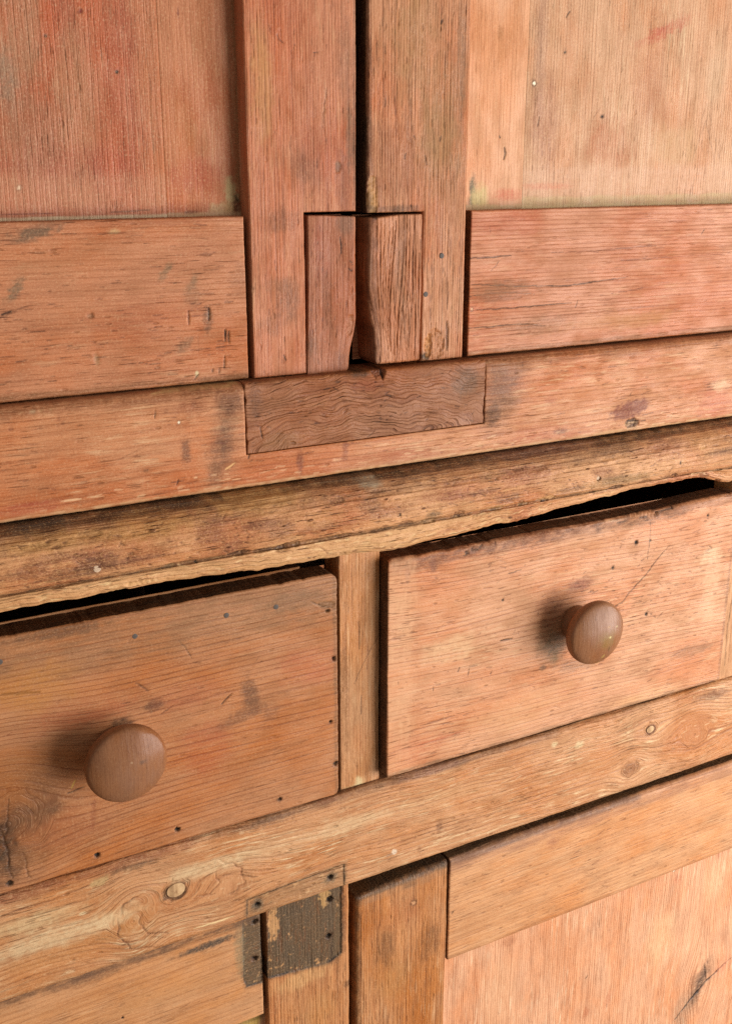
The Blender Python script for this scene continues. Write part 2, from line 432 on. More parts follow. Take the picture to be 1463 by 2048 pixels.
SEED = [0]
def patch(part, x0, x1, z0, z1, y, thick=22, grain='x', res=0.75, rad=(2, 2, 2, 2), walls=(1, 1, 1, 1), marks=(), warps=(),
          edge=(None, None, None, None), corner=(0, 0, 0, 0), rough=0.12, wave=0.35, wear=0.8, seed=0, gwarp=None, groove=0.0, gs=1.0, fall=9.0, topdirt=None, endgrain=None, ends=(0, 1), notch=None, nrad=1.2):  # topdirt: upper-side grime plus painted shade; endgrain: painted gap shade on joint walls
    """one board face (and its sides): rad / walls / edge are for left, right, bottom, top; corner for bl, br, tl, tr"""
    ex, ez = ((), ()) if notch is None else (tuple(notch[0] + q for q in (-.4, 0)) + tuple(notch[1] + q for q in (0, .4)), tuple(notch[2] + q for q in (-.4, 0)) + tuple(notch[3] + q for q in (0, .4)))
    xs, zs = axis_lines(x0, x1, res, rad[0], rad[1], FX, ex), axis_lines(z0, z1, res, rad[2], rad[3], FZ, ez)
    U, V = np.meshgrid(xs, zs, indexing='ij')
    nu, nv = U.shape; u, v = U.ravel(), V.ravel()
    dist = (u - x0, x1 - u, v - z0, z1 - v)
    alongs = (v, v, u, u)
    dep2 = np.zeros(len(u))
    for k in range(4):
        if rad[k] > 0:
            re = rad[k] * np.clip(0.85 + wear * (0.55 * fbm(alongs[k] / 55 + seed * 3.1 + k * 7, alongs[k] * 0 + seed, 2) + 0.16 * fbm(alongs[k] / 7 + k, alongs[k] * 0 + seed, 2)), 0.35, 1.6)
            t = np.clip(1 - dist[k] / re, 0, 1)
            dep2 = dep2 + (re * (1 - np.sqrt(np.maximum(0, 1 - t * t)))) ** 2
    if notch is not None:
        dn = np.hypot(np.maximum(0, np.maximum(notch[0] - u, u - notch[1])), np.maximum(0, np.maximum(notch[2] - v, v - notch[3])))
        re = nrad * np.clip(0.75 + wear * fbm((u + v) / 11 + seed, u * 0 + 3, 3), 0.3, 1.6)
        t = np.clip(1 - dn / re, 0, 1)
        dep2 = dep2 + (re * (1 - np.sqrt(np.maximum(0, 1 - t * t)))) ** 2
    dep = np.sqrt(dep2)
    X, Z = u.copy(), v.copy()
    for k in range(4):
        e = 0.3 * fbm(alongs[k] / 22 + 5 * k, alongs[k] * 0 + seed * 1.7, 3) - 0.3 * np.maximum(0, fbm(alongs[k] / 3.5 + 9 * k, alongs[k] * 0 + seed * 2.3, 2)) if rad[k] > 0 else 0
        if edge[k] is not None: e = e + edge[k](alongs[k])
        w = np.exp(-dist[k] / fall)
        if k < 2: X = X + e * w
        else: Z = Z + e * w
    for k, cr in enumerate(corner):
        if cr <= 0: continue
        dx, dz = (dist[0] if k in (0, 2) else dist[1]), (dist[2] if k in (0, 1) else dist[3])
        a, b = np.clip((cr - dx) / cr, 0, 1), np.clip((cr - dz) / cr, 0, 1)
        sx, sz = (-1 if k in (0, 2) else 1), (-1 if k in (0, 1) else 1)
        X += sx * cr * (a * np.sqrt(1 - b * b / 2) - a); Z += sz * cr * (b * np.sqrt(1 - a * a / 2) - b)
    S = Surf(len(u))
    al, ac = (u, v) if grain == 'x' else (v, u)
    acw = ac.copy()
    for (kx, kz, r, rl, s, core) in warps:
        ka, kc = (kx, kz) if grain == 'x' else (kz, kx)
        da, dc = al - ka, ac - kc
        acw = acw - s * dc * np.exp(-(da / rl) ** 2 - (dc / (r * 2.2)) ** 2)
        q = np.sqrt((da / (r * 1.25)) ** 2 + (dc / r) ** 2) * (1 + 0.3 * fbm(al / (r * 0.8), ac / (r * 0.8), 2))
        m = core * sstep(1.15, 0.6, q)
        acw = acw * (1 - m) + (kc + q * r * 1.6) * m
    if gwarp is not None: acw = gwarp(al, ac, acw)
    S.h += wave * fbm(u / 70 + seed, v / 70, 2) + rough * fbm(al / 16 + seed, acw / 1.6, 3)
    if groove:
        S.h -= groove * sstep(0.12, 0.42, fbm(al / 45 + seed, acw / gs, 2))
    for m in marks: m(u, v, S)
    Y = y + dep - S.h
    G = np.stack([al + 311.0 * seed, acw + 173.0 * seed, Y - y], 1)
    # pad with the sides
    sh = lambda q: q.reshape((nu, nv) + q.shape[1:])
    pl = ((walls[0], walls[1]), (walls[2], walls[3]))
    pad = lambda q: np.pad(sh(q), pl + ((0, 0),) * (q.ndim - 1), mode='edge')
    Xp, Zp, Yp, Gp, Cp = pad(X), pad(Z), pad(Y), pad(G), pad(S.col)
    back = np.zeros(Xp.shape, bool)
    if walls[0]: back[0] = 1
    if walls[1]: back[-1] = 1
    if walls[2]: back[:, 0] = 1
    if walls[3]: back[:, -1] = 1
    Yp = np.where(back, y + thick, Yp)
    Gp = Gp.copy(); Gp[..., 2] = np.where(back, thick, Gp[..., 2])
    if endgrain is not None:                      # joint walls coloured dark, painting in the shade of the gaps
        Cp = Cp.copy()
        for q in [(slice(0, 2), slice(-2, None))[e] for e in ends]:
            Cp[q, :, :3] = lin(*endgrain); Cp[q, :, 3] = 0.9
    if topdirt is not None:                       # grime on the upper side, with the shade there painted in
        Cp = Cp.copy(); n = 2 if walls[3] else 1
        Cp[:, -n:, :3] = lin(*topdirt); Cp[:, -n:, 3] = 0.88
    V3 = np.stack([Xp.ravel(), Yp.ravel(), Zp.ravel()], 1)
    F = grid_faces(*Xp.shape)
    bf = back.ravel()
    F = F[bf[F].sum(1) < 3]
    G3, C4 = Gp.reshape(-1, 3), Cp.reshape(-1, 4)
    if notch is not None:
        Up, Vp = pad(u).ravel(), pad(v).ravel()
        mu, mv = Up[F].mean(1), Vp[F].mean(1)
        F = F[~((mu > notch[0]) & (mu < notch[1]) & (mv > notch[2]) & (mv < notch[3]))]
        # close the sides of the notch
        E = np.concatenate([F[:, [0, 1]], F[:, [1, 2]], F[:, [2, 3]], F[:, [3, 0]]])
        key = np.sort(E, 1); key = key[:, 0].astype(np.int64) * len(V3) + key[:, 1]
        uq, ix, ct = np.unique(key, return_index=True, return_counts=True)
        E = E[ix[ct == 1]]
        q = (Up[E].mean(1), Vp[E].mean(1))
        tol = 0.01
        E = E[(q[0] > notch[0] - tol) & (q[0] < notch[1] + tol) & (q[1] > notch[2] - tol) & (q[1] < notch[3] + tol) & ~bf[E].all(1)]
        n0 = len(V3)
        W = V3[E.ravel()].copy(); W[:, 1] = y + thick
        Gw = G3[E.ravel()].copy(); Gw[:, 2] = thick
        V3 = np.concatenate([V3, V3[E.ravel()], W]); G3 = np.concatenate([G3, G3[E.ravel()], Gw]); C4 = np.concatenate([C4, C4[E.ravel()], C4[E.ravel()]])
        k = np.arange(len(E)) * 2; m = 2 * len(E)
        F = np.concatenate([F, np.stack([n0 + k + 1, n0 + k, n0 + m + k, n0 + m + k + 1], 1)])
    part.add(V3, F, G3, C4)
    # plain back
    e = 0.6
    B = np.array([[x0 + e, y + thick - 0.3, z0 + e], [x0 + e, y + thick - 0.3, z1 - e], [x1 - e, y + thick - 0.3, z1 - e], [x1 - e, y + thick - 0.3, z0 + e]], float)
    if all(walls) and notch is None: part.add(B, np.array([[0, 1, 2, 3]]), B[:, [0, 2, 1]], np.zeros((4, 4)))
    return part

def board(name, mat, parent, *a, label=None, **k):
    SEED[0] += 1
    k.setdefault('seed', SEED[0])
    return patch(Part(), *a, **k).link(name, mat, parent, label=label)

def sweep(part, prof, x0, x1, res, seed, marks=(), bottom=None, nlow=0.9, rough=0.2):
    """a moulding: prof is a list of (y, z) from the top back edge round to the bottom back edge"""
    P = np.array(prof, float)
    d = np.r_[0, np.cumsum(np.hypot(*np.diff(P, axis=0).T))]
    s = np.linspace(0, d[-1], int(d[-1] / res) + 1)
    s = np.array(sorted(set(np.round(np.r_[s, d], 3))))
    py, pz = np.interp(s, d, P[:, 0]), np.interp(s, d, P[:, 1])
    ty, tz = np.gradient(py, s), np.gradient(pz, s)
    L = np.hypot(ty, tz) + 1e-9; ny, nz = tz / L, -ty / L            # outwards (front / up)
    xs = np.linspace(x0, x1, int((x1 - x0) / res) + 1)
    U, V = np.meshgrid(xs, np.arange(len(s)), indexing='ij')
    u, k = U.ravel(), V.ravel()
    z, yy, ss = pz[k], py[k], s[k]
    S = Surf(len(u))
    S.h += nlow * 0.8 * fbm(u / 60 + seed, ss / 40, 2) + 0.8 * fbm(u / 17 + seed, ss / 9, 3) + rough * fbm(u / 9, ss / 1.5 + seed, 3)
    for m in marks: m(u, z, S)
    Y, Z = yy + ny[k] * S.h, z + nz[k] * S.h
    if bottom is not None:
        dz, dy = bottom(u, z)
        Z = Z + dz; Y = Y + dy
    G = np.stack([u + 311.0 * seed, ss + 173.0 * seed, yy * 0], 1)
    part.add(np.stack([u, Y, Z], 1), grid_faces(*U.shape), G, S.col)
    return part

def lathe(part, prof, cx, cy, cz, n=72, seed=0, marks=()):
    """turned about the y axis; prof is (radius, y) from the back to the front"""
    P = np.array(prof, float)
    d = np.r_[0, np.cumsum(np.hypot(*np.diff(P, axis=0).T))]
    t = np.linspace(0, d[-1], 70)
    # smooth the profile with a Catmull-Rom pass
    def cr(vals):
        out = []
        for q in t:
            i = min(np.searchsorted(d, q, 'right') - 1, len(P) - 2)
            p0, p1, p2, p3 = vals[max(i - 1, 0)], vals[i], vals[i + 1], vals[min(i + 2, len(P) - 1)]
            w = (q - d[i]) / (d[i + 1] - d[i])
            out.append(0.5 * (2 * p1 + (p2 - p0) * w + (2 * p0 - 5 * p1 + 4 * p2 - p3) * w * w + (3 * p1 - p0 - 3 * p2 + p3) * w ** 3))
        return np.array(out)
    r, y = np.maximum(cr(P[:, 0]), 0.02), cr(P[:, 1])
    A = np.linspace(0, 2 * np.pi, n + 1)
    AA, K = np.meshgrid(A, np.arange(len(t)), indexing='ij')
    a, k = AA.ravel(), K.ravel()
    rr = r[k] * (1 + 0.006 * np.sin(2 * a + 1))
    X, Z, Y = cx + rr * np.cos(a), cz + rr * np.sin(a), cy + y[k]
    S = Surf(len(a))
    for m in marks: m(X, Z, S)
    G = np.stack([Z + 311.0 * seed, X + 173.0 * seed, Y], 1)
    part.add(np.stack([X, Y - S.h, Z], 1), grid_faces(*AA.shape)[:, ::-1], G, S.col)
    return part

# ------------------------------------------------------------------ things and parts
def empty(name, loc, parent=None, label=None):
    o = bpy.data.objects.new(name, None); sc.collection.objects.link(o)
    o.empty_display_size = 0.05
    p = np.array(ABS.get(parent.name, (0, 0, 0))) if parent else np.zeros(3)
    o.location = np.array(loc) / 1000 - p
    o.parent = parent
    ABS[o.name] = tuple(np.array(loc) / 1000)
    if label: o['label'] = label
    return o

cupboard = empty('cupboard', (-4, 0, 0))
cupboard['label'] = 'old worn pine cupboard with panelled doors above and below two knobbed drawers'
cupboard['category'] = 'cupboard'

RED, GREY, DARK, PALE = (168, 78, 56), (120, 100, 84), (74, 44, 30), (226, 186, 146)
mat_stile_l = wood('pine_stile_red', (194, 118, 80), (184, 92, 64), RingFreq=420, RingAmt=0.7, StreakAmt=0.3, PoreAmt=0.25, ToneAmt=0.55, RubAmt=0.25, FleckAmt=0.2, Bump=0.5, Speckle=0.3)
mat_stile_r = wood('pine_stile_brown', (196, 130, 90), (190, 104, 72), RingFreq=440, RingAmt=0.85, StreakAmt=0.35, PoreAmt=0.2, ToneAmt=0.6, RubAmt=0.25, FleckAmt=0.2, Bump=0.8, Speckle=0.3)
mat_rail_l = wood('pine_rail_orange', (192, 120, 80), (182, 96, 64), RingFreq=300, RingAmt=0.25, StreakAmt=0.3, PoreAmt=0.75, ToneAmt=0.5, RubAmt=0.3, FleckAmt=0.3, Bump=0.5, Speckle=0.4)
mat_rail_r = wood('pine_rail_salmon', (196, 124, 88), (184, 102, 72), RingFreq=330, RingAmt=0.5, StreakAmt=0.3, PoreAmt=0.4, ToneAmt=0.6, RubAmt=0.3, FleckAmt=0.2, Bump=0.5, Speckle=0.3)
mat_panel_l1 = wood('panel_faded_red', (188, 112, 78), (180, 90, 62), rub=(214, 176, 146), RingFreq=300, RingAmt=0.1, StreakAmt=0.26, PoreAmt=0.35, ToneAmt=0.85, RubAmt=0.6, FleckAmt=0.1, Bump=0.7, Speckle=0.8)
mat_panel_l2 = wood('panel_orange', (190, 116, 76), (182, 88, 58), RingFreq=300, RingAmt=0.12, StreakAmt=0.25, PoreAmt=0.2, ToneAmt=0.6, RubAmt=0.3, FleckAmt=0.1, Bump=0.4, Speckle=0.6)
mat_panel_r1 = wood('panel_clear_peach', (216, 154, 116), (208, 136, 100), RingFreq=300, RingAmt=0.12, StreakAmt=0.22, PoreAmt=0.2, ToneAmt=0.5, RubAmt=0.3, FleckAmt=0.15, Bump=0.4, Speckle=0.5)
mat_panel_r2 = wood('panel_faded_tan', (204, 150, 114), (194, 126, 94), rub=(228, 196, 164), RingFreq=380, RingAmt=0.35, StreakAmt=0.32, PoreAmt=0.35, ToneAmt=0.6, RubAmt=0.5, FleckAmt=0.15, Bump=0.6, Speckle=0.6)
mat_block_l = wood('repair_block_red', (168, 100, 68), (158, 84, 56), RingFreq=200, RingAmt=0.2, StreakAmt=0.35, PoreAmt=0.4, ToneAmt=0.6, RubAmt=0.1, FleckAmt=0.2, Bump=0.7, Speckle=0.3)
mat_block_r = wood('repair_block_ridged', (190, 122, 84), (172, 98, 70), RingFreq=300, RingAmt=0.35, StreakAmt=0.3, PoreAmt=0.15, ToneAmt=0.5, RubAmt=0.2, FleckAmt=0.1, Bump=0.9, Speckle=0.2)
mat_waist = wood('pine_waist_rail', (200, 130, 86), (186, 102, 68), RingFreq=230, RingAmt=0.35, StreakAmt=0.4, PoreAmt=0.55, ToneAmt=0.7, RubAmt=0.55, FleckAmt=0.3, Bump=0.6, Speckle=0.4)
mat_patch = wood('dark_patch_wood', (160, 102, 68), (150, 86, 56), rub=(194, 138, 92), RingFreq=400, RingAmt=0.38, StreakAmt=0.5, PoreAmt=0.5, ToneAmt=0.7, RubAmt=0.25, FleckAmt=0.4, Bump=1.0, Speckle=0.3)
mat_mould = wood('moulding_wood', (208, 146, 98), (182, 112, 80), rub=(226, 176, 126), RingFreq=260, RingAmt=0.15, StreakAmt=0.35, PoreAmt=0.9, ToneAmt=0.9, RubAmt=0.6, FleckAmt=0.9, Bump=1.0, Speckle=0.95)
mat_draw_l = wood('drawer_front_brown', (186, 120, 76), (178, 102, 64), RingFreq=210, RingAmt=0.65, StreakAmt=0.2, PoreAmt=0.3, ToneAmt=0.5, RubAmt=0.15, FleckAmt=0.15, Bump=0.5, Speckle=0.35)
mat_draw_r = wood('drawer_front_salmon', (210, 146, 106), (200, 122, 88), rub=(236, 198, 162), RingFreq=240, RingAmt=0.6, StreakAmt=0.28, PoreAmt=0.6, ToneAmt=0.6, RubAmt=0.5, FleckAmt=0.5, Bump=0.5, Speckle=0.4)
mat_post = wood('drawer_post_wood', (202, 142, 96), (190, 120, 76), RingFreq=300, RingAmt=0.25, StreakAmt=0.45, PoreAmt=0.4, ToneAmt=0.5, RubAmt=0.5, FleckAmt=0.1, Bump=0.6, Speckle=0.4)
mat_rail2 = wood('drawer_rail_wood', (204, 142, 96), (186, 114, 74), rub=(240, 206, 168), RingFreq=230, RingAmt=0.4, StreakAmt=0.45, PoreAmt=0.45, ToneAmt=0.6, RubAmt=1.0, FleckAmt=0.2, Bump=0.9, Speckle=0.4)
mat_low_rail_l = wood('lower_rail_tan', (206, 144, 98), (194, 124, 80), RingFreq=210, RingAmt=0.3, StreakAmt=0.35, PoreAmt=0.35, ToneAmt=0.5, RubAmt=0.35, FleckAmt=0.2, Bump=0.5, Speckle=0.4)
mat_low_stile = wood('lower_stile_brown', (196, 130, 80), (174, 104, 62), RingFreq=330, RingAmt=0.65, StreakAmt=0.5, PoreAmt=0.4, ToneAmt=0.6, RubAmt=0.35, FleckAmt=0.15, Bump=0.8, Speckle=0.4)
mat_low_rail_r = wood('lower_rail_peach', (212, 150, 104), (202, 128, 88), RingFreq=240, RingAmt=0.3, StreakAmt=0.4, PoreAmt=0.5, ToneAmt=0.5, RubAmt=0.35, FleckAmt=0.4, Bump=0.5, Speckle=0.4)
mat_low_panel = wood('lower_panel_pale', (226, 164, 128), (216, 142, 110), rub=(246, 210, 182), RingFreq=380, RingAmt=0.7, StreakAmt=0.45, PoreAmt=0.25, ToneAmt=0.5, RubAmt=0.7, FleckAmt=0.1, Bump=0.6, Speckle=0.4)
mat_carcass = wood('carcass_wood', (104, 70, 48), (86, 54, 36), RingFreq=200, RingAmt=0.4, StreakAmt=0.4)
mat_knob = wood('knob_wood', (146, 94, 62), (132, 78, 48), rub=(180, 136, 104), RingFreq=330, RingAmt=0.12, StreakAmt=0.14, PoreAmt=0.2, ToneAmt=0.7, RubAmt=0.25, FleckAmt=0.4, Bump=0.14, Rough=0.4, Speckle=0.45)
mat_knotfill = wood('knot_filler', (208, 168, 128), (168, 120, 84), RingFreq=200, RingAmt=0.1, StreakAmt=0.2, PoreAmt=0.6, ToneAmt=0.9, RubAmt=0.6, FleckAmt=0.8, Bump=1.0, Speckle=1.0)
mat_iron = plain('dull_iron', (0.085, 0.062, 0.05), 0.7, 0.0, 900)
mat_putty = plain('pale_knot_filler', (0.55, 0.38, 0.25), 0.75, 0.0, 700, 0.6)
mat_floor = plain('floor_boards', (0.16, 0.11, 0.075), 0.6, 0.0, 30)

# ------------------------------------------------------------------ setting
fl = Part()
gx = np.array([[-3000, -3500, 0], [3000, -3500, 0], [3000, 900, 0], [-3000, 900, 0]], float)
fl.add(gx, np.array([[0, 1, 2, 3]]), gx, np.zeros((4, 4)))
fo = fl.link('floor', mat_floor, None, smooth=False)
fo['kind'] = 'structure'

# ------------------------------------------------------------------ carcass
XL, XR = -578.0, 570.0
crs = dict(res=25.0, rough=0, wave=0)
def slab(name, x0, x1, y0, y1, z0, z1, mat=None, grain='z', parent=cupboard):
    return board(name, mat or mat_carcass, parent, x0, x1, z0, z1, y0, y1 - y0, grain, rad=(1.5, 1.5, 1.5, 1.5), **crs)
slab('side_panel', XL, XL + 20, 24, 440, 40, 1960)
slab('side_panel', XR - 20, XR, 24, 440, 40, 1960)
slab('back_panel', XL + 21, XR - 21, 420, 438, 40, 1960)
slab('top_panel', XL - 20, XR + 20, -30, 445, 1961, 1985, grain='x')
slab('plinth', XL, XR, 0, 24, 0, 96, grain='x')
slab('foot', XL, XL + 40, 25, 440, 0, 39); slab('foot', XR - 40, XR, 25, 440, 0, 39)
slab('bottom_shelf', XL + 21, XR - 21, 25, 418, 98, 116, grain='x')
slab('dust_board', XL + 21, XR - 21, 26, 418, 690, 704, grain='x')
slab('waist_shelf', XL + 21, XR - 21, 26, 418, 990, 1008, grain='x')

# ------------------------------------------------------------------ upper doors
TINY = (28, 18, 13)
BRN, DUST, GRN = (104, 66, 44), (206, 178, 132), (112, 92, 58)
door_ul = empty('door', (-240, 0, 1062), cupboard, 'upper door with faded red panel')

board('stile', mat_stile_l, door_ul, -89.6, -7.6, 1062.6, 1945, 0, 24, 'z', rad=(1.7, 1.8, 1.2, 2), endgrain=(44, 28, 20), ends=(1,), notch=(-48.6, 100, 900, 1174.8), gwarp=None, marks=[  # endgrain: painted gap shade
    line([(-71.4, 1293.1), (-70.2, 1284.7)], .5), line([(-66.6, 1287.9), (-64.2, 1283.8), (-61.4, 1281.5)], .5), line([(-40.4, 1277.8), (-34.4, 1277.8)], .5),
    line([(-30.3, 1253.5), (-32.3, 1243), (-34, 1227.9)], .5), line([(-53.4, 1282.8), (-54.3, 1278.2)], .4),
    blob(-22, 1204.8, 3.2, 5, (126, 106, 90), .85, .5, dip=.6), blob(-66.6, 1170.1, 14, 9, BRN, .35), blob(-62.7, 1115.7, 9, 16, BRN, .45), blob(-74.3, 1099.1, 12, 9, BRN, .3),
    blob(-65.9, 1126.2, 16, 6, (150, 96, 66), .4), blob(-35.4, 1215.6, 18, 30, (164, 88, 66), .5), blob(-47, 1202.6, 12, 14, (140, 92, 72), .35),
    blob(-77.8, 1259, 9, 45, (208, 146, 98), .5), blob(-15.6, 1273.5, 7, 40, (150, 100, 76), .4), blob(-16.2, 1195.8, 8, 30, (160, 96, 76), .45), blob(-12.1, 1222.3, 4, 26, (130, 104, 88), .4),
    blob(-63, 1301.8, 20, 20, (176, 92, 64), .5), blob(-42.4, 1247.5, 20, 30, (178, 104, 72), .4), blob(-81.2, 1177, 14, 16, (196, 112, 74), .5),
    line([(-66.8, 1078.1), (-64.9, 1072.9)], .7), ticks(-88, -10, 1070, 1330, 60, 11, 'z', (2, 6), .4), veins(-88, -10, 1064, 1345, 30, 12, 'z', .35, .2, (120, 66, 42), .55, 1.0, 0, .25),
    band('z', -9.5, -7.6, (92, 62, 46), .5, 1.6, .8)])
board('repair_block', mat_block_l, door_ul, -46.6, -8.2, 1061.2, 1172.6, -1.0, 23, 'z', res=.55, rad=(1.4, 2.6, 2.2, 1.2), corner=(1.5, 5, 1, 2), fall=14,
    edge=(lambda z: -1.6 * sstep(1130, 1062, z), lambda z: -6.2 * sstep(1102, 1066, z), None, lambda x: -1.2 * sstep(-40, -9, x)),
    marks=[blob(-32.2, 1113.9, 5, 34, (140, 86, 62), .45, .8, 8), blob(-36.4, 1148.9, 8, 22, (172, 82, 58), .5), blob(-16.4, 1167.1, 8, 10, (128, 92, 76), .4),
           blob(-43.4, 1082.6, 5, 9, (120, 80, 60), .4), blob(-19.2, 1069.8, 9, 8, (138, 88, 70), .4), ticks(-44, -10, 1066, 1170, 70, 5, 'z', (2, 5), .45, (84, 42, 28)),
           line([(-22.1, 1158.7), (-20.2, 1151.7), (-20.6, 1145.5)], .6), chip(-12.9, 1094.8, 3, 8, 1.0, (150, 92, 58), .5),
           line([(-13.8, 1141.1), (-11, 1137.5)], .5), line([(-15.1, 1135.9), (-11.4, 1132.2)], .5)],
    label='reddish repair block let into the door corner')
board('rail', mat_rail_l, door_ul, -503, -93.4, 1062.8, 1173.2, 0.4, 22, 'x', endgrain=(58, 34, 22), rad=(2, 1.0, 2.0, 1.6), marks=[  # endgrain: painted gap shade
    blob(-230.4, 1167.7, 20, 5, (124, 94, 74), .7, rot=18), blob(-247.4, 1132.7, 10, 4, (128, 102, 80), .6, rot=50), blob(-131.6, 1131.3, 7, 3, (148, 112, 86), .5, rot=60),
    blob(-122.2, 1105.8, 4, 9, (92, 68, 52), .5), blob(-139.1, 1090.1, 8, 4, (138, 98, 74), .5, rot=40), blob(-150.3, 1138.8, 8, 3, (144, 110, 84), .5, rot=50), blob(-132.1, 1123.1, 7, 9, (140, 100, 76), .35),
    line([(-135.4, 1112.7), (-135.9, 1103.4)], .9, .7), line([(-120.8, 1114.1), (-121.5, 1105.1)], 1.2, .7), line([(-109.5, 1098.8), (-109.5, 1089.9)], .9, .7), line([(-107.3, 1097.3), (-107.3, 1088.3)], .9, .7),
    line([(-110.6, 1081), (-111.3, 1072.3)], .9, .5, BRN), line([(-114.7, 1072.6), (-115.2, 1068.2)], .7, .4, BRN), line([(-120.2, 1072.1), (-120.3, 1069)], .6, .4, BRN), line([(-129, 1106.3), (-130.3, 1080.9)], .35, .1, (110, 70, 48), .5),
    blob(-201.7, 1113.7, 3.2, 2.6, (96, 68, 50), .6, dip=.8), blob(-200, 1085.1, 2.6, 6, (150, 124, 92), .5, dip=.4), blob(-131.6, 1069.6, 1.8, 2.6, (226, 200, 160), .9, .4), line([(-133.2, 1066.3), (-130.1, 1069.5)], .6),
    blob(-182.5, 1165.9, 5, 2.5, (216, 178, 132), .6), blob(-254.9, 1117.8, 9, 2, DARK, .5, rot=18), line([(-257.9, 1117.4), (-250.5, 1119.4)], .6),
    blob(-162.4, 1108.5, 40, 16, (178, 98, 68), .4), blob(-208.8, 1149.3, 50, 12, (196, 124, 82), .4), blob(-118.3, 1152, 26, 12, (180, 108, 74), .4), blob(-99.4, 1083.5, 9, 22, (188, 112, 66), .4),
    blob(-97.5, 1131.3, 10, 12, (160, 104, 76), .4), ticks(-330, -95, 1068, 1170, 230, 3, 'x', (3, 9), .38, (92, 48, 30), .75, 4), band('x', 1062, 1066, (118, 76, 46), .55, 3, 1.5),
    band('x', 1170, 1174, (170, 104, 74), .5, 2, 1)])
xs_l = -142.1
board('panel', mat_panel_l1, door_ul, -510, xs_l, 1160, 1945, 14, 10, 'z', seed=90, rad=(0, 0, 0, 0), wave=.25, rough=.1, marks=[
    blob(-167.1, 1268.8, 12, 46, (170, 82, 58), .55), blob(-202.7, 1290, 9, 26, (160, 80, 62), .4), blob(-160.9, 1218.4, 10, 36, (170, 92, 66), .5), blob(-216.1, 1206.4, 34, 16, (172, 92, 74), .45), blob(-179.9, 1203.2, 22, 16, (176, 84, 66), .45),
    blob(-237.1, 1255.1, 7, 20, (146, 126, 108), .55), blob(-227, 1283.2, 16, 40, (176, 128, 98), .4), blob(-147.7, 1269.6, 5, 60, (158, 104, 78), .4), blob(-197.3, 1244.7, 14, 44, (186, 128, 94), .4), blob(-226.1, 1229.8, 22, 30, (160, 104, 76), .4),
    hole(-170.2, 1261.8, .9, .4), hole(-212.5, 1280.6, .9, .3, (96, 60, 46)), hole(-190.1, 1295.6, 1.1, .2, (130, 52, 40)), hole(-236.5, 1192.9, 1.0, .1, (235, 206, 180)),
    band('z', xs_l - 7, xs_l + 9, (186, 112, 76), .6, 14, 5), band('x', 1177, 1196, (190, 130, 102), .5, 9, 3), band('x', 1170, 1178, (178, 104, 80), .5, 4, 2), band('x', 1168, 1174.6, (214, 184, 154), .9, 1.0, .5),
    line([(-249.2, 1177.1), (-231, 1177.3), (-213.9, 1177.2)], .5, .1, (110, 46, 36), .8), line([(-180.2, 1177), (-153.5, 1178)], .6, .1, (84, 56, 42), .7)])
board('panel', mat_panel_l2, door_ul, xs_l, -80, 1160, 1945, 14, 10, 'z', seed=90, rad=(0, 0, 0, 0), wave=.25, rough=.1, marks=[
    blob(-127.9, 1298.2, .9, 4, (110, 44, 32), .9), blob(-119.5, 1199.7, 24, 13, (176, 78, 54), .6), blob(-130.3, 1224.8, 10, 26, (196, 122, 76), .5), blob(-106.4, 1289.1, 14, 40, (184, 108, 70), .4), blob(-115.2, 1249.6, 18, 20, (184, 96, 62), .35),
    band('z', -90, -84, (150, 104, 62), .4, 4, 1.6), blob(-95.5, 1185, 6, 17, DUST, .85, .5, 12), blob(-102.7, 1177.6, 11, 5, (196, 166, 118), .8, .6), blob(-92.1, 1179.3, 3, 8, (70, 54, 34), .7, .6),
    band('x', 1168, 1175.2, (206, 174, 136), .85, 1.2, .8), blob(-125.9, 1176.1, 8, 1.6, (70, 46, 32), .7), band('x', 1174, 1180, (160, 88, 62), .4, 4, 2)])
slab('stile', -576, -505, 0, 24, 1062, 1945, mat_stile_l, parent=door_ul)
slab('rail', -503, -91, 0, 22, 1850, 1946, mat_rail_l, 'x', door_ul)

